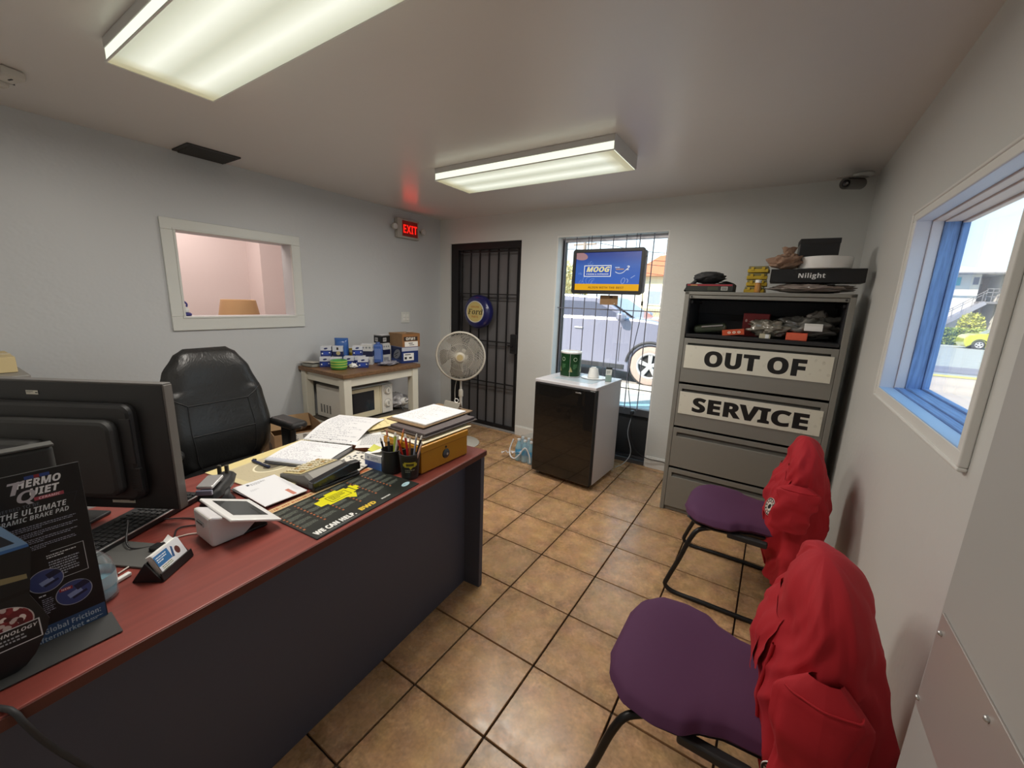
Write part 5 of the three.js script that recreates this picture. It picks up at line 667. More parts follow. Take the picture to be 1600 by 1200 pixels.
// jacket: cloth shell draped over the back; o = per-jacket shaping; local frame at the chair back
function jacket(label, p, seed, o) {
  const t = thing('red_jacket', label, 'jacket', p, o.ry ?? 0);
  const f = (u, v) => { // u around (0 at +z near side, going through -x front), v from crown down
    const a = u * 2 * PI, c = Math.cos(a), s = Math.sin(a), y0 = o.top, len = o.len * (1 + o.hem * (0.6 * Math.sin(a * 1 + 0.7) + 0.5 * nz(c * 2 + seed, s * 2)));
    const q = Math.min(1, v / 0.28), dome = Math.sin(q * PI / 2), drop = v < 0.28 ? (1 - Math.cos(q * PI / 2)) * 0.17 : 0.17 + (v - 0.28) / 0.72 * (len - 0.17);
    const w = Math.max(0, (v - 0.25) / 0.75), rz = (o.rz + o.flare * w) * dome, rx = (o.rx + 0.035 * Math.sin(w * PI) + o.flare * 0.4 * w) * dome;
    const fold = dome * (0.024 * nz(c * 1.4 + seed, drop * 4.2, s * 1.4) + 0.012 * w * Math.sin(a * 7 + 4 * nz(drop * 3, seed, c)) + 0.02 * (0.35 - Math.abs(nz(c * 1.7 + drop * 6, s * 1.7 - drop * 7, seed * 2))) + 0.006 * nz(c * 5, drop * 14, s * 5 + seed));
    const e = 0.82; // squarish plan
    const X = -Math.sign(s) * Math.abs(s) ** e * (rx + fold) - (s > 0 ? o.belly * Math.sin(Math.min(1, w * 1.4) * PI) * s : 0), Z = Math.sign(c) * Math.abs(c) ** e * (rz + fold);
    return [X + o.lean * (0.3 - drop) + (o.back ?? 0) * dome * Math.max(0, -s) - (o.bot ?? 0) * w * w, y0 - drop, Z];
  };
  part(t, 'body', grid(110, 64, f), red);
  const nrm = (u, v) => { const q = f(u, v), q2 = f(u + 0.01, v), q3 = f(u, v + 0.015), n = V(q2[0] - q[0], q2[1] - q[1], q2[2] - q[2]).cross(V(q3[0] - q[0], q3[1] - q[1], q3[2] - q[2])).normalize(); if (n.x * (q[0] - o.lean * 0.1) + n.z * q[2] < 0) n.negate(); return n; };
  for (const s of o.sleeves) { // flattened sleeves hanging from the shoulders
    const sl = (u, v) => { const a = u * 2 * PI, r = (0.07 - 0.018 * v) * Math.min(1, 0.35 + v * 5), k = 1 + 0.28 * nz(Math.cos(a) * 1.6 + seed + s, v * 5, Math.sin(a) * 1.6), b = f(s > 0 ? 0.0 : 0.5, 0.32 + v * o.slen);
      return [b[0] + o.sx - 0.03 * v + Math.sin(a) * r * 1.2 * k, b[1] + 0.025 * (1 - v), b[2] + s * (0.004 + 0.022 * Math.sin(Math.min(1, v * 2) * PI / 2)) + Math.cos(a) * r * 0.5 * k]; };
    part(t, 'sleeve', grid(32, 34, sl), red);
    part(t, 'shoulder_seam', tube(Array.from({ length: 11 }, (_, k) => { const q = sl(s > 0 ? -0.22 + k * 0.044 : 0.28 + k * 0.044, 0.1); return [q[0], q[1], q[2] + s * 0.001]; }), 0.0028, 30, 6), red);
  }
  part(t, 'collar', grid(44, 10, (u, v) => { const uu = o.cu + u * o.cw, q = f(uu, 0.27 + 0.2 * v + 0.03 * Math.sin(u * 9)), n = nrm(uu, 0.3), k = 0.002 + 0.022 * Math.sin(v * PI * 0.75) * (0.6 + 0.5 * nz(u * 4, seed, v)) + 0.012 * nz(u * 11, v * 3, seed); return [q[0] + n.x * k, q[1] - 0.02 * v, q[2] + n.z * k]; }), red);
  part(t, 'collar_fold', grid(30, 8, (u, v) => { const uu = o.cu + 0.03 + u * o.cw * 0.7, q = f(uu, 0.36 + 0.16 * v), n = nrm(uu, 0.4), k = 0.004 + 0.02 * Math.sin(v * PI * 0.8) * (0.7 + 0.6 * nz(u * 5, seed + 3, v)); return [q[0] + n.x * k, q[1] - 0.03 * v, q[2] + n.z * k]; }), red);
  part(t, 'placket', tube(Array.from({ length: 10 }, (_, k) => { const q = f(0.25 + o.pu, 0.36 + k * 0.066); return [q[0] - 0.002, q[1], q[2]]; }), 0.005, 40, 6), red);
  const q = f(o.bu, o.bv), n = nrm(o.bu, o.bv);
  const d = part(t, 'round_badge', new THREE.CylinderGeometry(0.042, 0.042, 0.003, 36), [M.paper, new THREE.MeshStandardMaterial({ map: badge, roughness: 0.7 }), M.paper], [q[0] + n.x * 0.014, q[1] + n.y * 0.014, q[2] + n.z * 0.014]); d.quaternion.setFromUnitVectors(V(0, 1, 0), n);
  return t;
}
jacket('red jacket on the chair nearer the camera', [3.665, 0, 2.535], 3, { top: 0.915, len: 0.62, hem: 0.14, rz: 0.205, rx: 0.07, flare: 0.025, belly: 0.01, back: 0.03, lean: -0.09, sleeves: [1], sx: -0.005, slen: 0.55, cu: 0.2, cw: 0.22, pu: -0.06, bu: 0.085, bv: 0.72 });
jacket('red jacket on the chair beside the file cabinet', [3.675, 0, 1.39], 8, { top: 0.9, len: 0.66, hem: 0.1, rz: 0.2, rx: 0.07, flare: 0.02, belly: 0.01, back: 0.015, bot: 0.05, lean: -0.07, sleeves: [1], sx: -0.02, slen: 0.25, cu: 0.1, cw: 0.24, pu: -0.05, bu: 0.15, bv: 0.5 });
// ---------- reception desk ----------
const DY = 0.757, DR = 0.0669;
{
  const t = thing('reception_desk', 'long reception desk with red-brown top and dark charcoal front', 'desk', [2.344, 0, 2.17], DR);
  const grain = dtex(256, (x, y) => { const v = 1 + 0.1 * nz(x * 60, y * 3, 2) + 0.1 * nz(x * 24, y * 2, 7) + 0.06 * per(x, y, 5); return [v, v, v].map((q) => q * 0.9); }, [1, 1]);
  const red2 = phys([0.27, 0.056, 0.042], 0.4, { map: grain, clearcoat: 0.12, clearcoatRoughness: 0.35 }), edge = std([0.1, 0.026, 0.02], 0.4), ch = std([0.075, 0.079, 0.108], 0.6, { bumpMap: bumpPaint, bumpScale: 0.0004 });
  part(t, 'desktop', rb(0.8, 0.028, 1.83, 0.004), red2, [-0.4, DY - 0.014, 0.915]); part(t, 'edge_band', rb(0.004, 0.025, 1.83, 0.0015), edge, [0.001, DY - 0.0145, 0.915]); part(t, 'edge_band', rb(0.8, 0.025, 0.004, 0.0015), edge, [-0.4, DY - 0.0145, 0]);
  for (const z of [0.022, 1.81]) part(t, 'end_panel', rb(0.78, 0.728, 0.03, 0.003), ch, [-0.395, 0.364, z]);
  part(t, 'modesty_panel', rb(0.02, 0.727, 1.76, 0.002), ch, [-0.11, 0.3645, 0.916]); part(t, 'pedestal', rb(0.62, 0.6, 0.4, 0.004), ch, [-0.45, 0.4, 1.57]);
  single('desk_cable', 'dark cable bundle hanging from the desk edge at lower left', 'cable', tube([[2.34, DY + 0.006, 3.74], [2.42, DY + 0.006, 3.695], [2.449, DY + 0.003, 3.679], [2.46, DY - 0.02, 3.672], [2.456, 0.672, 3.655], [2.455, 0.553, 3.611], [2.45, 0.4, 3.55], [2.44, 0.02, 3.48]], 0.005, 60, 8), std([0.03, 0.03, 0.032], 0.6));
}
const on = (name, label, cat, x, z, ry = 0, dy = 0) => thing(name, label, cat, [x, DY + dy + 0.0008, z], ry);
{ // counter mat
  const mt = tex(1024, 620, (x, w, h) => {
    const r = rng(12); x.fillStyle = '#262925'; x.fillRect(0, 0, w, h); x.fillStyle = '#cbb083'; x.fillRect(0, 0, w, 62); x.fillStyle = '#a3492a'; for (let k = 0; k < 34; k++) x.fillRect(34 + k * 16, 20, 4 + r() * 8, 24); x.fillStyle = '#b76b45'; x.fillRect(800, 10, 200, 42);
    for (let c = 0; c < 6; c++) for (let k = 0; k < 5; k++) { if ((c === 2 || c === 3) && k > 0 && k < 3) continue; const X = 34 + c * 166, Y = 90 + k * 76; bars(x, r, X, Y, 130, 46, 5, '#70776c'); x.fillStyle = '#a8623c'; x.fillRect(X - 20, Y + 50, 16, 16); x.fillRect(X - 18, Y + 8, 12, 18); }
    x.fillStyle = '#d8d21e'; x.fillRect(350, 160, 250, 150); x.fillRect(330, 186, 300, 96); x.beginPath(); x.moveTo(500, 300); x.lineTo(610, 300); x.lineTo(560, 372); x.fill(); x.fillRect(640, 160, 30, 110); x.fillRect(670, 190, 30, 50); x.fillRect(290, 190, 40, 90); x.fillRect(420, 132, 110, 30); x.strokeStyle = '#3a3a12'; x.lineWidth = 6; x.strokeRect(392, 190, 186, 96); bars(x, rng(61), 410, 206, 150, 68, 3, '#3a3a12');
    text(x, 'WE CAN HELP.', 26, 560, 66, '#e6e6e2', { a: 'left', stroke: '#e6e6e2', lw: 5, sx: 0.78 }); x.fillStyle = '#888'; x.fillRect(30, 602, 350, 5); text(x, 'BWD', 500, 556, 60, '#d8b73a', { sx: 1.2, stroke: '#d8b73a', lw: 4 }); bars(x, rng(62), 640, 556, 190, 34, 1, '#cfcfca'); x.fillStyle = '#a9c9d0'; x.beginPath(); x.ellipse(950, 540, 52, 26, -0.2, 0, 7); x.fill(); bars(x, rng(63), 922, 534, 56, 14, 1, '#3c5a66');
  });
  const t = on('counter_mat', 'dark printed counter mat at the front edge of the desk', 'mat', 2.232, 2.872, 0.078);
  part(t, 'mat_body', rb(0.285, 0.003, 0.452, 0.001), M.blackMatte, [0, 0.0015, 0]);
  part(t, 'mat_print', mv(new THREE.PlaneGeometry(0.448, 0.281), [0, 0, 0], [0, 0, 0]), new THREE.MeshStandardMaterial({ map: mt, roughness: 0.35 }), [0, 0.0033, 0], [-PI / 2, 0, PI / 2]);
}
{ // payment terminal with tablet
  const t = on('payment_terminal', 'white payment terminal box with a tilted white tablet on top', 'payment terminal', 2.14, 3.18, 0);
  const wp = phys([0.62, 0.61, 0.62], 0.35, { clearcoat: 0.2 });
  const s = new THREE.Shape(); s.moveTo(0.094, 0.006); s.quadraticCurveTo(0.1, 0.006, 0.1, 0.014); s.lineTo(0.1, 0.084); s.quadraticCurveTo(0.1, 0.089, 0.094, 0.087); s.lineTo(-0.02, 0.037); s.lineTo(0.022, 0.006); s.closePath(); // z, y
  part(t, 'housing', mv(ext(s, 0.096, 0.005), [0.048, 0, 0], [0, -PI / 2, 0]), wp);
  part(t, 'base', rb(0.1, 0.01, 0.13, 0.004), M.black, [0.002, 0.005, 0.015]); part(t, 'seam', rb(0.104, 0.004, 0.006, 0.001), std([0.5, 0.47, 0.36], 0.5), [0, 0.089, 0.1]);
  part(t, 'card_slot', rb(0.044, 0.014, 0.004, 0.002), std([0.4, 0.4, 0.41], 0.5), [-0.006, 0.06, 0.106]); part(t, 'slot_mouth', rb(0.038, 0.003, 0.005, 0.001), M.black, [-0.006, 0.062, 0.107]);
  const tb = new THREE.Group(); tb.name = 'tablet'; tb.position.set(-0.005, 0.056, 0.0); tb.rotation.set(-0.416, 0, 0); t.add(tb);
  part(tb, 'tablet_frame', rb(0.211, 0.009, 0.151, 0.004, 3), M.whiteGloss); part(tb, 'tablet_glass', rb(0.142, 0.001, 0.104, 0.0004), phys([0.03, 0.032, 0.03], 0.15, { clearcoat: 0.5 }), [-0.006, 0.0049, 0]);
}
{ // business card holder
  const t = on('card_holder', 'black triangular holder full of business cards', 'card holder', 2.192, 3.393, 0.655);
  // local: long axis z, cards face +x
  part(t, 'holder', mg([mv(ext(shape([[-0.036, 0], [0.036, 0], [0.0, 0.052]]), 0.004), [0, 0, -0.055]), mv(ext(shape([[-0.036, 0], [0.036, 0], [0.0, 0.052]]), 0.004), [0, 0, 0.051]), mv(rb(0.003, 0.064, 0.108, 0.001), [-0.019, 0.026, 0], [0, 0, -0.61]), mv(rb(0.004, 0.022, 0.108, 0.001), [0.034, 0.012, 0], [0, 0, 0.2]), mv(rb(0.072, 0.003, 0.108, 0.001), [0, 0.0015, 0])]), M.black);
  const ct = tex(256, 144, (x, w, h) => { x.fillStyle = '#dfe2e6'; x.fillRect(0, 0, w, h); x.fillStyle = '#2f6fa8'; x.fillRect(0, 14, 130, 76); bars(x, rng(6), 12, 28, 104, 44, 3, '#e8f0f6'); bars(x, rng(5), 20, 98, 100, 36, 3, '#7d8a55'); x.fillStyle = '#5a2620'; x.beginPath(); x.ellipse(196, 70, 22, 28, 0, 0, 7); x.fill(); x.fillStyle = '#2a4f80'; x.beginPath(); x.moveTo(130, 90); x.lineTo(160, 20); x.lineTo(172, 30); x.lineTo(150, 96); x.fill(); });
  part(t, 'card_stack', rb(0.014, 0.06, 0.088, 0.001), M.paper, [0.012, 0.036, 0], [0, 0, 0.45]); part(t, 'front_card', flat(0.088, 0.056, 0.0006), printed(ct, M.paper), [0.0205, 0.0405, 0], [0, 0, 0]).rotation.set(0, PI / 2, 0.0); t.children.at(-1).rotation.order = 'YXZ'; t.children.at(-1).rotation.set(-0.45, PI / 2, 0);
  part(t, 'loose_card', rb(0.0008, 0.03, 0.02, 0.0003), M.paper, [0.0, 0.062, -0.03], [0.4, 0, 0.4]);
}
{ // brake pad counter display
  const t = on('counter_display', 'black printed brake pad counter display with a die cut front tier', 'display', 2.3, 3.625, 0.0);
  const bd = tex(720, 1350, (x, w, h) => {
    const r = rng(30), L = (s, px, py, sz, c, o) => text(x, s, px, py, sz, c, { a: 'right', italic: true, ...o });
    x.fillStyle = '#0a0b10'; x.fillRect(0, 0, w, h); x.strokeStyle = '#1b1d2a'; x.lineWidth = 5; x.beginPath(); x.moveTo(560, 210); x.lineTo(690, 215); x.lineTo(665, 290); x.stroke(); x.fillStyle = '#27438a'; x.fillRect(455, 18, 120, 24); x.fillStyle = '#8a2030'; x.fillRect(500, 18, 26, 24);
    L('HERMO', 622, 72, 72, '#e9ebf0', { stroke: '#e9ebf0', lw: 3, sx: 0.84 }); L('UIET', 600, 142, 72, '#e9ebf0', { stroke: '#e9ebf0', lw: 3, sx: 0.9 }); text(x, 'T', 390, 92, 125, '#b9b6c0', { italic: true, sx: 1.25 }); text(x, 'Q', 436, 162, 116, '#b9b6c0', { italic: true, sx: 1.15 }); x.fillStyle = '#a84052'; x.fillRect(480, 184, 145, 26); text(x, 'CERAMIC', 552, 197, 24, '#f0d8dc', { italic: true });
    L('ENGINEERED TO BE', 500, 236, 30, '#6f7684', { w: 'normal' }); L('THE ULTIMATE', 624, 278, 58, '#dfe5ea', { sx: 0.78 }); L('CERAMIC BRAKE PAD', 632, 328, 46, '#cfd6dc', { sx: 0.8 });
    for (let k = 0; k < 4; k++) bars(x, r, 300, 384 + k * 52, 370, 40, 3, '#9aa0b4');
    x.strokeStyle = '#c9ced4'; x.lineWidth = 4; x.strokeRect(440, 622, 230, 236); x.fillStyle = '#0a0b10'; x.fillRect(430, 616, 70, 250); bars(x, r, 476, 646, 170, 34, 2, '#dfe5ea'); bars(x, r, 480, 700, 165, 140, 7, '#aeb6c4');
    for (const [a, b, q] of [[450, 835, 88], [574, 1008, 96]]) { x.fillStyle = '#3a4a86'; x.strokeStyle = '#aab0c0'; x.lineWidth = 5; x.beginPath(); x.arc(a, b, q, 0, 7); x.fill(); x.stroke(); x.save(); x.clip(); x.translate(a, b); x.rotate(-0.35); x.fillStyle = '#8fa0d0'; x.fillRect(-q * 0.4, -q * 0.1, q * 0.8, q * 0.4); x.fillStyle = '#151c40'; x.fillRect(q * 0.2, -q * 0.5, q * 0.8, q * 0.5); x.fillRect(-q * 0.3, q * 0.3, q * 0.9, q * 0.2); x.restore(); }
    x.fillStyle = '#a03040'; x.fillRect(500, 946, 70, 26); text(x, 'NEW', 535, 959, 22, '#f0e0e0'); bars(x, r, 400, 940, 70, 22, 1, '#dfe5ea'); bars(x, r, 410, 975, 60, 130, 8, '#9aa0b4');
    x.fillStyle = '#31517c'; x.fillRect(0, 1192, w, 158); L('Global Friction:', 694, 1238, 58, '#b6c6d4', { italic: false, sx: 0.72 }); L('Aftermarket', 590, 1296, 54, '#b6c6d4', { italic: false, sx: 0.78 }); x.fillStyle = '#d0dae2'; x.beginPath(); x.arc(612, 1296, 9, 0, 7); x.fill(); bars(x, r, 626, 1286, 74, 24, 2, '#d0dae2');
  });
  const W = 0.2, Hh = 0.375, back = part(t, 'back_board', rb(0.004, Hh, W, 0.0012), M.blackMatte, [0, Hh / 2, 0], [0, 0, 0]);
  part(back, 'back_print', new THREE.PlaneGeometry(W - 0.004, Hh - 0.004), new THREE.MeshStandardMaterial({ map: bd, roughness: 0.45 }), [0.0024, 0, 0], [0, PI / 2, 0]);
  part(t, 'base_lip', mv(rb(0.078, 0.003, W + 0.012, 0.001), [0.036, 0.006, 0], [0, 0, -0.1]), std([0.035, 0.036, 0.036], 0.7)); part(t, 'easel', rb(0.1, 0.2, 0.004, 0.001), M.blackMatte, [-0.052, 0.1, 0.06]);
  const fr = tex(540, 720, (x, w, h) => { // 2000 px per metre; x from -0.17, top at 0.36
    const X = (q) => (q + 0.17) * 2000, Y = (q) => (0.36 - q) * 2000, r = rng(77), poly = (c, ...q) => { x.fillStyle = c; x.beginPath(); q.forEach((k, i) => i ? x.lineTo(X(k[0]), Y(k[1])) : x.moveTo(X(k[0]), Y(k[1]))); x.fill(); };
    x.fillStyle = '#15171a'; x.fillRect(0, 0, w, h); poly('#7fa6d0', [-0.17, 0.36], [0.059, 0.302], [0.09, 0.25], [-0.17, 0.24]); poly('#2c3440', [-0.17, 0.33], [0.053, 0.288], [0.07, 0.262], [-0.17, 0.256]); poly('#3d6fb0', [-0.17, 0.256], [0.085, 0.254], [0.085, 0.248], [-0.17, 0.248]); poly('#8f8460', [0.03, 0.205], [0.075, 0.196], [0.075, 0.186], [0.03, 0.192]); poly('#08090b', [-0.17, 0.165], [0.08, 0.165], [0.08, 0.158], [-0.17, 0.15]);
    x.save(); x.beginPath(); x.ellipse(X(0.028), Y(0.108), 88, 72, 0, 0, 7); x.fillStyle = '#6e1c24'; x.fill(); x.strokeStyle = '#c9c0c0'; x.lineWidth = 4; x.stroke(); x.clip(); for (let k = 0; k < 60; k++) { x.fillStyle = ['#c9b7b4', '#8a2a32', '#e6dcd8', '#51141a'][k % 4]; x.beginPath(); x.ellipse(X(0.028) - 90 + r() * 180, Y(0.108) - 72 + r() * 144, 11, 8, r() * 3, 0, 7); x.fill(); } x.restore();
    x.fillStyle = '#0c0d10'; x.fillRect(0, Y(0.098), X(0.077), 76); x.strokeStyle = '#d8dade'; x.lineWidth = 4; x.strokeRect(-5, Y(0.098), X(0.077) + 5, 76); text(x, 'TECHNOLOGY', X(0.073), Y(0.089), 20, '#e6e8ea', { a: 'right', italic: true }); bars(x, r, X(-0.03), Y(0.08), 190, 40, 3, '#aeb4bc');
  });
  const s = shape([[-0.08, 0.004], [0.03, 0.004], [0.05, 0.012], [0.064, 0.028], [0.085, 0.07], [0.09, 0.088], [0.085, 0.11], [0.073, 0.152], [0.087, 0.24], [0.084, 0.255], [0.059, 0.302], [-0.08, 0.34]]);
  const g = ext(s, 0.004, 0); const uvA = g.attributes.uv; for (let k = 0; k < uvA.count; k++) uvA.setXY(k, (uvA.getX(k) + 0.17) / 0.27, uvA.getY(k) / 0.36);
  part(t, 'front_tier', mv(g, [0.046, 0, 0.075], [0, PI / 2, 0]), [new THREE.MeshStandardMaterial({ map: fr, roughness: 0.45 }), M.blackMatte]);
  part(t, 'tier_strut', rb(0.046, 0.03, 0.003, 0.001), M.blackMatte, [0.023, 0.08, 0.06]);
}
{ // clear pump bottle
  const t = on('sanitizer_bottle', 'clear plastic bottle of pale blue liquid behind the counter display', 'bottle', 2.2, 3.525);
  part(t, 'bottle_body', lathe([[0.001, 0.001], [0.036, 0], [0.041, 0.006], [0.041, 0.07], [0.036, 0.095], [0.02, 0.118], [0.013, 0.124], [0.013, 0.134]], 40), phys([0.9, 0.95, 0.97], 0.04, { transmission: 0.92, thickness: 0, clearcoat: 0.5 }));
  part(t, 'liquid', lathe([[0.001, 0.004], [0.034, 0.004], [0.038, 0.01], [0.038, 0.042], [0.001, 0.042]], 36), phys([0.3, 0.5, 0.58], 0.2, { transmission: 0.3, thickness: 0 })); part(t, 'neck_ring', cy(0.0145, 0.0145, 0.014, 24), M.white, [0, 0.136, 0]); part(t, 'label', cy(0.0414, 0.0414, 0.03, 40, true), phys([0.5, 0.62, 0.66], 0.3, { transmission: 0.4, thickness: 0 }), [0, 0.05, 0]);
}
{ // monitor seen from behind; local: back faces +z, width along x
  const t = thing('monitor', 'large black monitor seen from behind on the desk', 'monitor', [1.722, DY + 0.0008, 3.44], 0.58);
  const W = 0.6, h = 0.402, y = 0.049 + h / 2, pl = std([0.016, 0.016, 0.0165], 0.5), pl2 = std([0.03, 0.03, 0.029], 0.6, { bumpMap: bumpPaint, bumpScale: 0.0003 });
  part(t, 'bezel', rb(W, h, 0.022, 0.006, 3), pl, [0, y, 0]); part(t, 'bezel_edge', rb(0.006, h - 0.004, 0.03, 0.002), std([0.12, 0.11, 0.1], 0.4), [W / 2, y, -0.004]); part(t, 'bezel_edge', rb(W, 0.006, 0.03, 0.002), std([0.1, 0.095, 0.09], 0.45), [0, y + h / 2, -0.004]); part(t, 'screen', rb(W - 0.04, h - 0.05, 0.002, 0.001), phys([0.01, 0.01, 0.012], 0.1), [0, y, -0.012]);
  const hump = (w, hh, d, z, m, n, yy = 0) => part(t, n, mv(ext(rrect(w, hh, 0.02), d, 0.012), [0, 0, 0]), m, [-0.02, y + yy, z]);
  hump(W - 0.16, h - 0.12, 0.012, 0.012, pl, 'back_shell', -0.01); hump(W - 0.24, h - 0.19, 0.02, 0.03, pl2, 'back_housing', -0.02);
  part(t, 'port_panel', rb(0.03, 0.14, 0.006, 0.002), M.black, [0.195, y + 0.03, 0.034]); const sk = part(t, 'vent_block', rb(0.034, 0.075, 0.012, 0.003), pl, [0.2, y - 0.09, 0.03]); for (let k = 0; k < 9; k++) part(sk, 'vent_slot', rb(0.026, 0.002, 0.002, 0.0008, 1), M.black, [0, -0.03 + k * 0.0075, 0.0065]);
  const st = tex(128, 64, (x, w, hh) => { x.fillStyle = '#d4d1c4'; x.fillRect(0, 0, w, hh); bars(x, rng(2), 6, 8, 80, 36, 4, '#4a4a46'); x.fillStyle = '#222'; x.fillRect(98, 26, 26, 16); });
  part(t, 'sticker', flat(0.07, 0.022, 0.0008), printed(st), [0.13, y - h / 2 + 0.032, 0.0125]); part(t, 'sticker', flat(0.035, 0.012, 0.0008), printed(st), [-0.085, y + h / 2 - 0.035, 0.0125]);
  part(t, 'stand_neck', rb(0.13, 0.26, 0.04, 0.012, 3), pl, [-0.1, 0.15, 0.1]); part(t, 'tilt_head', rb(0.16, 0.12, 0.06, 0.015, 3), pl2, [-0.1, y - 0.02, 0.07]); part(t, 'stand_base', rb(0.26, 0.012, 0.2, 0.005, 3), M.black, [-0.1, 0.006, 0.06]);
  single('monitor_cable', 'thin black cable lying in loops under the monitor', 'cable', tube([[1.95, DY + 0.06, 3.4], [2.03, DY + 0.012, 3.42], [2.06, DY + 0.004, 3.34], [2.0, DY + 0.004, 3.3], [2.04, DY + 0.004, 3.24], [1.96, DY + 0.004, 3.26], [1.9, DY + 0.006, 3.32]], 0.0024, 70, 6), M.black);
  single('usb_cord', 'thin white cord running across the desk to the terminal', 'cord', tube([[2.13, DY + 0.004, 3.47], [2.1, DY + 0.004, 3.42], [2.05, DY + 0.003, 3.36], [2.06, DY + 0.003, 3.3], [2.08, DY + 0.004, 3.275]], 0.0022, 50, 6), std([0.62, 0.58, 0.52], 0.5));
  const k = on('grey_pad', 'grey flat pad on the desk under the white cord', 'pad', 2.06, 3.42, 0.5); part(k, 'pad_body', rb(0.16, 0.006, 0.1, 0.002), std([0.1, 0.1, 0.095], 0.6), [0, 0.003, 0]); part(k, 'power_brick', rb(0.05, 0.016, 0.03, 0.006), M.black, [0.055, 0.012, -0.025]);
  const u = on('adapter_strip', 'short white plastic strip beside the counter display', 'strip', 2.165, 3.475, 0.4); part(u, 'strip_body', rb(0.012, 0.01, 0.05, 0.003), M.white, [0, 0.006, 0]); part(u, 'strip_tip', rb(0.009, 0.007, 0.012, 0.002), M.silver, [0, 0.006, 0.03]);
}
{ // second dark monitor panel at the left edge
  const t = on('small_monitor', 'smaller dark panel in front of the large monitor at the left edge', 'monitor', 2.1, 3.682, 1.571);
  part(t, 'panel', rb(0.3, 0.25, 0.03, 0.012, 3), std([0.028, 0.029, 0.028], 0.55), [0, 0.245, 0]); part(t, 'panel_rim', rb(0.302, 0.006, 0.032, 0.002), std([0.08, 0.08, 0.075], 0.5), [0, 0.37, 0]); part(t, 'stand_neck', rb(0.06, 0.14, 0.03, 0.008), M.plastic, [0, 0.08, -0.02]); part(t, 'stand_base', rb(0.16, 0.012, 0.12, 0.005), M.plastic, [0, 0.006, -0.02]);
}
{ // keyboard and handheld device
  const t = on('keyboard', 'black keyboard with silver edge partly behind the monitor', 'keyboard', 1.865, 3.362, -1.07); part(t, 'key_tray', rb(0.36, 0.018, 0.13, 0.004), M.black, [0, 0.011, 0]); part(t, 'silver_edge', rb(0.36, 0.004, 0.004, 0.001), M.silver, [0, 0.02, -0.064]);
  const kg = rb(0.015, 0.007, 0.015, 0.002, 1); for (let i = 0; i < 18; i++) for (let j = 0; j < 5; j++) part(t, 'key', kg, M.plastic, [-0.157 + i * 0.0185, 0.0215, -0.045 + j * 0.0195]);
  const s = on('handheld_scanner', 'black and silver handheld device resting on a flared black stand', 'scanner', 1.925, 3.165, 0.75);
  part(s, 'stand', lathe([[0.001, 0], [0.05, 0], [0.052, 0.008], [0.038, 0.03], [0.04, 0.055], [0.001, 0.057]], 28), M.black);
  part(s, 'device_body', mv(pillow(0.17, lerpPts([[0, 0.02], [0.3, 0.032], [0.8, 0.036], [1, 0.026]]), 0.03, () => 1, () => 0.8, 20, 24), [0, 0.066, -0.1], [-PI / 2 + 0.1, 0, PI]), M.black); part(s, 'silver_cover', rb(0.05, 0.012, 0.075, 0.005, 3), M.silver, [0, 0.098, 0.03], [0.12, 0, 0]); part(s, 'device_window', rb(0.048, 0.018, 0.01, 0.003), phys([0.2, 0.2, 0.28], 0.1, { clearcoat: 1 }), [0, 0.078, 0.068]);
  for (const x of [-0.05, 0.03]) part(s, 'stub', rb(0.012, 0.05, 0.01, 0.003), std([0.05, 0.045, 0.03], 0.5), [x * 0.3, 0.095, -0.06]);
}
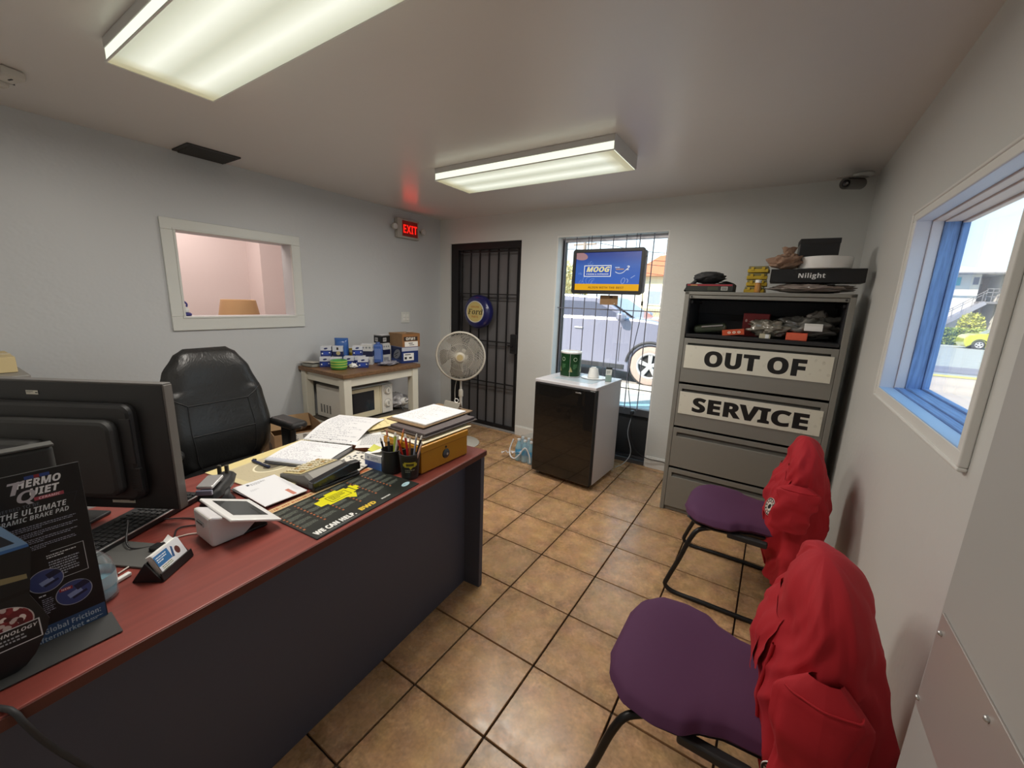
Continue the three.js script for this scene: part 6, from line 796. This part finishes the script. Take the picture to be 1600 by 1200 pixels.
{ // desk pad, pen, letter, calculator, stapler
  const pad = tex(512, 700, (x, w, h) => { const r = rng(14); x.fillStyle = '#c9bd96'; x.fillRect(0, 0, w, h); x.fillStyle = '#d8c88e'; x.fillRect(0, 0, 70, h); x.fillStyle = '#b8ad8f'; x.fillRect(80, 30, w - 110, h - 60); for (let k = 0; k < 500; k++) { x.fillStyle = `rgba(110,104,80,${0.1 + r() * 0.15})`; x.fillRect(85 + r() * (w - 125), 35 + r() * (h - 75), 12, 2); } x.fillStyle = '#9d967c'; x.beginPath(); x.ellipse(210, 470, 78, 110, 0, 0, 7); x.fill(); x.strokeStyle = '#e3dcc0'; x.lineWidth = 9; x.stroke(); x.fillStyle = '#5e5748'; x.beginPath(); x.ellipse(216, 490, 36, 50, 0, 0, 7); x.fill(); x.strokeStyle = '#b3705a'; x.lineWidth = 7; x.beginPath(); x.arc(300, 250, 36, 0, 7); x.stroke(); bars(x, r, 90, 60, 150, 60, 3, '#6e6750'); });
  let t = on('desk_pad', 'tan printed paper desk pad with an oval medallion', 'desk pad', 1.76, 2.775, 0.17); part(t, 'pad_sheet', rb(0.4, 0.004, 0.57, 0.001), M.cream, [0, 0.002, 0]); part(t, 'pad_print', new THREE.PlaneGeometry(0.398, 0.568), new THREE.MeshStandardMaterial({ map: pad, roughness: 0.75 }), [0, 0.0044, 0], [-PI / 2, 0, 0]);
  t = on('ballpoint_pen', 'dark blue ballpoint pen lying on the tan desk pad', 'pen', 1.705, 2.92, 0, 0.005); part(t, 'barrel', mv(cy(0.006, 0.0055, 0.12, 14), [0, 0, 0], [0, 0, PI / 2]), std([0.02, 0.03, 0.08], 0.3), [0, 0.006, 0], [0, 0.08, 0]); part(t, 'clip', rb(0.04, 0.002, 0.004, 0.0008), M.silver, [0.03, 0.0125, -0.002], [0, 0.08, 0]); part(t, 'tip', mv(cy(0.001, 0.005, 0.02, 12), [0, 0, 0], [0, 0, PI / 2]), M.black, [-0.069, 0.006, -0.0055], [0, 0.08, 0]);
  const lt = tex(256, 420, (x, w, h) => { x.fillStyle = '#dcdde0'; x.fillRect(0, 0, w, h); bars(x, rng(9), 80, 30, 110, 40, 3, '#8a8c92'); x.fillStyle = '#444a58'; x.fillRect(60, 26, 16, 26); bars(x, rng(19), 40, 130, 60, 30, 3, '#b5b7bb'); x.fillStyle = '#b87462'; x.fillRect(176, 300, 24, 110); });
  t = on('letter_stack', 'white printed letters stacked beside the terminal tablet', 'papers', 1.97, 3.015, 0.03, 0.0052); for (const [k, a, dx] of [[0, 0.04, -0.004], [1, -0.02, 0.003]]) part(t, 'letter_sheet', rb(0.23, 0.003, 0.15, 0.0008), k ? M.paper : std([0.2, 0.2, 0.22], 0.7), [dx, 0.0018 + k * 0.0035, 0], [0, a, 0]);
  part(t, 'letter_print', new THREE.PlaneGeometry(0.146, 0.226), new THREE.MeshStandardMaterial({ map: lt, roughness: 0.7 }), [0.003, 0.0072, 0], [-PI / 2, 0, PI / 2 - 0.02]);
  // calculator: keys toward the operator (-x)
  t = on('calculator', 'grey desk calculator with cream keys beside the stapler', 'calculator', 1.985, 2.835, 0.1, 0.003);
  part(t, 'calculator_body', mv(ext(shape([[-0.1, 0], [0.075, 0], [0.075, 0.03], [0.05, 0.042], [-0.1, 0.014]]), 0.18, 0.003), [0, 0.003, -0.09]), std([0.13, 0.125, 0.11], 0.5)); part(t, 'key_deck', rb(0.115, 0.004, 0.17, 0.0015), std([0.55, 0.46, 0.24], 0.5), [-0.04, 0.0325, 0], [0, 0, 0.19]); part(t, 'display_slope', rb(0.034, 0.003, 0.15, 0.001), std([0.3, 0.29, 0.26], 0.4), [0.06, 0.043, 0], [0, 0, -0.43]);
  const cg = rb(0.014, 0.006, 0.016, 0.002, 1), cm = [std([0.62, 0.56, 0.4], 0.5), std([0.4, 0.26, 0.1], 0.5)]; for (let i = 0; i < 5; i++) for (let j = 0; j < 7; j++) part(t, 'key', cg, cm[(i * 3 + j * 5) % 7 ? 0 : 1], [-0.085 + i * 0.021, 0.0285 + i * 0.004, -0.066 + j * 0.022], [0, 0, 0.19]);
  t = on('stapler', 'black stapler standing between calculator and counter mat', 'stapler', 2.094, 2.825, 0.02, 0.003); part(t, 'stapler_base', rb(0.038, 0.012, 0.2, 0.005, 3), M.black, [0, 0.007, 0]); part(t, 'stapler_arm', mv(ext(shape([[-0.1, 0.014], [0.1, 0.03], [0.098, 0.056], [0.05, 0.06], [-0.1, 0.036]]), 0.026, 0.004), [-0.013, 0, 0], [0, -PI / 2, 0]).translate(0.026, 0, 0), phys([0.012, 0.012, 0.013], 0.25, { clearcoat: 0.5 }), [0, 0, 0], [0, PI, 0]); part(t, 'stapler_hinge', rb(0.034, 0.034, 0.03, 0.006), M.black, [0, 0.022, -0.09 * -1]); part(t, 'magazine', rb(0.016, 0.01, 0.17, 0.002), M.silver, [0, 0.02, -0.01]);
}
{ // notebook and loose papers
  const hand = (seed, col, ruled) => tex(512, 400, (x, w, h) => { const r = rng(seed); x.fillStyle = col; x.fillRect(0, 0, w, h); if (ruled) for (let k = 0; k < 22; k++) { x.fillStyle = 'rgba(140,160,190,.35)'; x.fillRect(0, 18 + k * 18, w, 1); } scribble(x, r, 30, 26, w - 60, h - 50, 17, 'rgba(58,62,84,.72)', { lw: 1.6 }); });
  const t = on('spiral_notebook', 'open spiral notebook with handwritten pages on the desk', 'notebook', 1.73, 2.628, 0.39, 0.006);
  // local: spiral runs along x, lower page toward +z, upper page toward -z
  const p1 = new THREE.MeshStandardMaterial({ map: hand(41, '#e2e2e4', true), roughness: 0.8, side: THREE.DoubleSide }), p2 = new THREE.MeshStandardMaterial({ map: hand(42, '#dededf', true), roughness: 0.8, side: THREE.DoubleSide });
  const low = (v) => 0.022 - 0.008 * v + 0.006 * Math.sin(v * PI), up = (v) => 0.022 + 0.045 * Math.sin(Math.min(1, v * 1.15) * PI * 0.62) ;
  const sheet = (fy, s, off, k) => grid(12, 20, (u, v) => [(s > 0 ? u - 0.5 : u - 0.5) * 0.275, fy(v) + off, s * (0.006 + v * (s > 0 ? 0.235 : 0.3))]);
  const fixUV = (g, flip) => { const a = g.attributes.uv; for (let k = 0; k < a.count; k++) a.setXY(k, a.getX(k), flip ? a.getY(k) : 1 - a.getY(k)); return g; };
  part(t, 'lower_page', fixUV(sheet(low, 1, 0), false), p1); part(t, 'upper_page', fixUV(sheet(up, -1, 0), true), p2);
  part(t, 'page_block', mv(rb(0.272, 0.016, 0.232, 0.002), [0, 0.009, 0.122]), std([0.5, 0.52, 0.58], 0.7)); part(t, 'back_cover', rb(0.282, 0.003, 0.245, 0.001), std([0.05, 0.05, 0.05], 0.7), [0.002, 0.0015, 0.122]);
  const ring = new THREE.TorusGeometry(0.009, 0.001, 5, 14); for (let k = 0; k < 26; k++) part(t, 'spiral_ring', ring, M.silver, [-0.13 + k * 0.0104, 0.02, 0], [0, PI / 2, 0]);
  for (const x of [-0.11, 0, 0.11]) part(t, 'punched_hole', mv(cy(0.004, 0.004, 0.0006, 12), [0, 0, 0]), M.black, [x, up(0.06) + 0.0012, -0.024]);
  const b = on('paper_pile', 'loose pile of papers and forms under the open notebook', 'papers', 1.66, 2.4, 0.25, 0.0); for (let k = 0; k < 4; k++) part(b, 'sheet', rb(0.26, 0.006, 0.24, 0.001), k % 2 ? M.paper : std([0.7, 0.69, 0.62], 0.8), [0.01 * k, 0.004 + k * 0.0065, -0.02 * k], [0, 0.12 * k - 0.1, 0]);
  const yl = tex(256, 256, (x, w, h) => { x.fillStyle = '#dfcf9c'; x.fillRect(0, 0, w, h); scribble(x, rng(6), 20, 20, 210, 210, 9, 'rgba(120,100,60,.7)', { lw: 2 }); });
  let s = on('yellow_sheet', 'pale yellow note sheet leaning behind the open notebook', 'paper', 1.735, 2.3, -0.3, 0.035); part(s, 'sheet_body', mv(grid(8, 10, (u, v) => [(u - 0.5) * 0.2, 0.02 * Math.sin(u * 2.5) + 0.012 * v, (0.5 - v) * 0.24]), [0, 0.006, 0]), new THREE.MeshStandardMaterial({ map: yl, roughness: 0.8, side: THREE.DoubleSide })); part(s, 'under_sheet', rb(0.19, 0.006, 0.22, 0.001), M.cream, [0, 0.003, 0]);
  const wf = tex(256, 200, (x, w, h) => { x.fillStyle = '#dadad8'; x.fillRect(0, 0, w, h); bars(x, rng(11), 20, 20, 200, 150, 9, '#8e9196'); });
  s = on('printed_form', 'white printed form sticking out right of the notebook', 'paper', 1.905, 2.47, 0.2, 0.004); part(s, 'form_sheet', rb(0.19, 0.003, 0.2, 0.001), M.paper, [0, 0.03, 0]); part(s, 'form_print', new THREE.PlaneGeometry(0.186, 0.196), new THREE.MeshStandardMaterial({ map: wf, roughness: 0.8 }), [0, 0.0319, 0], [-PI / 2, 0, 0.6]); part(s, 'paper_block', rb(0.18, 0.026, 0.18, 0.002), std([0.35, 0.12, 0.07], 0.7), [0, 0.015, 0.0]);
  const cb = tex(256, 200, (x, w, h) => { x.fillStyle = '#d9d6cc'; x.fillRect(0, 0, w, h); const r = rng(15); for (let k = 0; k < 40; k++) { x.fillStyle = r() > 0.5 ? '#20211f' : '#5b6168'; x.fillRect(r() * 230, r() * 180, 10 + r() * 20, 8 + r() * 6); } x.fillStyle = '#cf7a2a'; x.fillRect(170, 10, 60, 40); });
  s = on('bold_print_flyer', 'flyer with bold black print between stapler and blue box', 'paper', 2.0, 2.66, 0.35, 0.004); part(s, 'flyer_sheet', rb(0.13, 0.004, 0.17, 0.001), M.paper, [0, 0.012, 0], [0, 0, -0.08]); part(s, 'flyer_print', new THREE.PlaneGeometry(0.126, 0.166), new THREE.MeshStandardMaterial({ map: cb, roughness: 0.7 }), [0, 0.0145, 0], [-PI / 2, 0.08, 0]);
  s = on('orange_note', 'small orange note stuck by the blue and white box', 'note', 2.03, 2.6, 0.2, 0.03); part(s, 'note', rb(0.05, 0.004, 0.03, 0.001), std([0.7, 0.3, 0.04], 0.7), [0, 0.004, 0]); part(s, 'note_curl', mv(rb(0.05, 0.002, 0.012, 0.0008), [0, 0.01, 0.017], [-0.5, 0, 0]), std([0.75, 0.36, 0.06], 0.7));
}
{ // blue-white box, pen cups, cash box, clipboards
  const bb = tex(192, 160, (x, w, h) => { x.fillStyle = '#d2d6de'; x.fillRect(0, 0, w, h); x.fillStyle = '#1c3a86'; x.fillRect(0, 74, w, 86); const g = x.createLinearGradient(0, 80, w, 160); g.addColorStop(0, 'rgba(40,80,170,0)'); g.addColorStop(1, 'rgba(120,170,230,.7)'); x.fillStyle = g; x.fillRect(0, 74, w, 86); x.fillStyle = '#8a93a8'; x.beginPath(); x.arc(40, 40, 14, 0, 7); x.fill(); bars(x, rng(3), 70, 26, 90, 36, 3, '#5a647c'); });
  let t = on('tissue_box', 'small blue and white carton with torn top beside the pen cups', 'box', 2.098, 2.625, 0.12); part(t, 'carton', bx(0.095, 0.066, 0.06), (() => { const m = new THREE.MeshStandardMaterial({ map: bb, roughness: 0.45 }); return [std([0.1, 0.12, 0.2], 0.5), m, M.paper, M.paper, m, m]; })(), [0, 0.033, 0]); part(t, 'torn_flap', mv(rb(0.07, 0.002, 0.05, 0.0008), [0, 0.075, 0], [0.1, 0, 0.3]), M.paper); part(t, 'torn_flap', mv(rb(0.05, 0.002, 0.04, 0.0008), [-0.025, 0.074, -0.01], [0.4, 0, -0.2]), std([0.6, 0.62, 0.1], 0.6));
  const cup = (label, x, z, h, r0, r1, m) => { const c = on('pen_cup', label, 'pen cup', x, z); part(c, 'cup_body', lathe([[0.001, 0.003], [r0 - 0.002, 0.003], [r1 - 0.004, h], [r1, h + 0.001], [r1, h - 0.006], [r0, 0.002], [r0 - 0.002, 0], [0.001, 0]], 36), m); return c; };
  let c = cup('plain black pen cup, the one touching the blue carton', 2.178, 2.618, 0.1, 0.04, 0.041, M.black); part(c, 'cup_rim', mv(new THREE.TorusGeometry(0.0405, 0.0018, 8, 36), [0, 0.1, 0], [PI / 2, 0, 0]), M.plastic);
  const cl = tex(256, 160, (x, w, h) => { x.fillStyle = '#1b1c19'; x.fillRect(0, 0, w, h); for (const X of [64]) { x.fillStyle = '#b9ad2c'; x.fillRect(X - 44, 40, 88, 44); x.fillRect(X - 56, 52, 112, 24); x.beginPath(); x.moveTo(X - 8, 84); x.lineTo(X + 22, 84); x.lineTo(X + 4, 104); x.fill(); x.fillStyle = '#4a4718'; x.fillRect(X - 30, 52, 60, 22); bars(x, rng(64), X - 40, 106, 80, 30, 2, '#8a8a78'); } });
  c = cup('dark pen cup with yellow emblem nearest the desk edge', 2.278, 2.61, 0.108, 0.034, 0.043, std([0.02, 0.021, 0.02], 0.4)); part(c, 'emblem', (() => { const g = new THREE.CylinderGeometry(0.0428, 0.0362, 0.08, 24, 1, true, -0.85, 1.7); return g; })(), new THREE.MeshStandardMaterial({ map: (() => { cl.repeat.set(0.5, 1); return cl; })(), roughness: 0.4 }), [0, 0.058, 0], [0, 0.84, 0]); part(c, 'cup_rim', mv(new THREE.TorusGeometry(0.042, 0.002, 8, 36), [0, 0.107, 0], [PI / 2, 0, 0]), M.plastic);
  const pens = [ // cup, dx, dz, tilt x, tilt z, length, radius, colour, name, label
    [0, -0.012, -0.01, -0.1, 0.12, 0.155, 0.004, 0xc07a3a, 'wooden pencil at the back of the plain black cup'], [0, 0.008, -0.012, -0.08, -0.05, 0.15, 0.006, 0xa6b84a, 'lime green marker in the plain black cup'], [0, 0.018, 0.008, 0.06, -0.16, 0.15, 0.0045, 0xd8d8d2, 'white pen in the plain black cup'], [0, -0.02, 0.012, 0.1, 0.2, 0.14, 0.0045, 0x1a1a1c, 'black pen leaning left in the plain black cup'], [0, 0.0, 0.016, 0.12, 0.02, 0.142, 0.005, 0x33383c, 'dark grey marker at the front of the plain black cup'], [0, 0.02, -0.016, -0.18, -0.2, 0.165, 0.0038, 0xd68a1e, 'yellow pencil leaning right out of the plain black cup'],
    [1, -0.018, 0.006, 0.05, 0.22, 0.165, 0.0045, 0xb8281c, 'red pencil leaning left in the emblem cup'], [1, -0.008, -0.012, -0.12, 0.12, 0.16, 0.005, 0xb01e1e, 'thick red pen at the back of the emblem cup'], [1, 0.004, 0.012, 0.1, -0.04, 0.16, 0.0036, 0xa86a3c, 'brown pencil in the middle of the emblem cup'], [1, 0.012, -0.008, -0.06, -0.12, 0.165, 0.004, 0x9aa0b0, 'grey pen in the emblem cup'], [1, 0.02, 0.0, 0.0, -0.24, 0.165, 0.005, 0x161618, 'black capped pen leaning right in the emblem cup'], [1, 0.024, 0.014, 0.12, -0.3, 0.15, 0.0036, 0xd0a898, 'pale pink pen leaning far right in the emblem cup']];
  for (const [q, dx, dz, tx, tz, len, r, col, lab] of pens) { const base = q ? [2.278, 2.61] : [2.178, 2.618]; const p = on('pen', lab, 'pen', base[0] + dx * 0.5, base[1] + dz * 0.5, 0.74, 0.005); const m = std(col, 0.45); part(p, 'barrel', mv(cy(r, r, len, 12), [0, len / 2, 0]), m, [0, 0, 0], [tx, 0, tz]); part(p, 'end_cap', mv(cy(r * 0.6, r * 1.05, 0.016, 12), [0, len + 0.006, 0]), std(col === 0xd68a1e || col === 0xc07a3a ? 0xb06a60 : 0xd8d4cc, 0.5), [0, 0, 0], [tx, 0, tz]); }
  t = on('cash_box', 'yellow metal cash box with round lock under the clipboards', 'cash box', 2.188, 2.42, 0.0); const yel = phys([0.52, 0.235, 0.012], 0.4, { clearcoat: 0.25 });
  part(t, 'box_body', rb(0.23, 0.096, 0.3, 0.005), yel, [0, 0.05, 0]); part(t, 'lid', rb(0.236, 0.03, 0.306, 0.005), yel, [0, 0.108, 0]); part(t, 'lid_seam', rb(0.232, 0.002, 0.302, 0.0008), std([0.25, 0.1, 0.005], 0.5), [0, 0.0935, 0]);
  const lk = part(t, 'lock', mv(lathe([[0.001, 0.008], [0.01, 0.008], [0.012, 0.005], [0.02, 0.004], [0.022, 0], [0.001, 0]], 32), [0, 0, 0], [0, 0, -PI / 2]), M.greyPlastic, [0.115, 0.05, 0.0]); part(lk, 'keyhole', mv(cy(0.006, 0.006, 0.004, 16), [0.008, 0, 0], [0, 0, PI / 2]), M.silver); part(t, 'latch_hole', mv(cy(0.005, 0.005, 0.003, 14), [0.1155, 0.081, 0.0], [0, 0, PI / 2]), M.black);
  for (const z of [-0.135, 0.12]) part(t, 'foot', rb(0.02, 0.008, 0.03, 0.002), std([0.3, 0.12, 0.01], 0.5), [0.1, 0.003, z]);
  const hw = tex(512, 680, (x, w, h) => { x.fillStyle = '#e3e3e4'; x.fillRect(0, 0, w, h); scribble(x, rng(23), 40, 60, w - 80, h - 120, 20, 'rgba(70,74,90,.65)', { lw: 2 }); });
  const wood = std([0.2, 0.125, 0.06], 0.6), dkb = std([0.075, 0.06, 0.055], 0.5);
  const clip = (label, dy, m, x, z, ry, w = 0.235, l = 0.36) => { const g = on('clipboard', label, 'clipboard', x, z, ry, dy); part(g, 'board', rb(w, 0.006, l, 0.0025), m, [0, 0.003, 0]); return g; };
  clip('lowest brown clipboard on the yellow cash box', 0.134, wood, 2.155, 2.365, 0.03); 
  c = clip('middle black binder clipboard of the stack on the cash box', 0.142, dkb, 2.165, 2.35, 0.0); part(c, 'binder_block', rb(0.22, 0.012, 0.34, 0.003), std([0.1, 0.08, 0.08], 0.5), [0, 0.012, 0]); part(c, 'clip', rb(0.1, 0.012, 0.022, 0.003), M.silver, [0, 0.012, -0.172]);
  c = clip('top brown clipboard holding handwritten white sheets', 0.163, wood, 2.105, 2.305, 0.03); part(c, 'paper_stack', rb(0.216, 0.006, 0.29, 0.001), M.paper, [0, 0.009, 0.012]); part(c, 'top_sheet', new THREE.PlaneGeometry(0.214, 0.288), new THREE.MeshStandardMaterial({ map: hw, roughness: 0.8 }), [0, 0.0124, 0.012], [-PI / 2, 0, 0]);
  const cp = part(c, 'spring_clip', mg([mv(rb(0.1, 0.03, 0.004, 0.001), [0, 0.022, -0.15], [-0.5, 0, 0]), mv(rb(0.1, 0.026, 0.004, 0.001), [0, 0.024, -0.168], [0.4, 0, 0]), mv(cy(0.007, 0.007, 0.1, 14), [0, 0.03, -0.16], [0, 0, PI / 2])]), std([0.45, 0.42, 0.36], 0.35, { metalness: 0.7 })); part(cp, 'clip_loop', mv(new THREE.TorusGeometry(0.01, 0.002, 8, 20), [0.02, 0.046, -0.165], [0, 0.5, 0]), M.chrome);
  const cr = on('cream_sheet', 'cream paper edge sticking out under the clipboards', 'paper', 2.172, 2.4, 0.0, 0.124); part(cr, 'sheet_body', rb(0.244, 0.004, 0.34, 0.001), std([0.72, 0.68, 0.56], 0.8), [0, 0.004, 0]); part(cr, 'curled_edge', rb(0.05, 0.002, 0.32, 0.0008), M.cream, [0.1, 0.0075, 0.0], [0, 0, -0.06]);
}
// ---------- finish ----------
scene.traverse((o) => { if (o.isMesh) { o.castShadow = true; o.receiveShadow = true; } });
renderer.render(scene, camera);
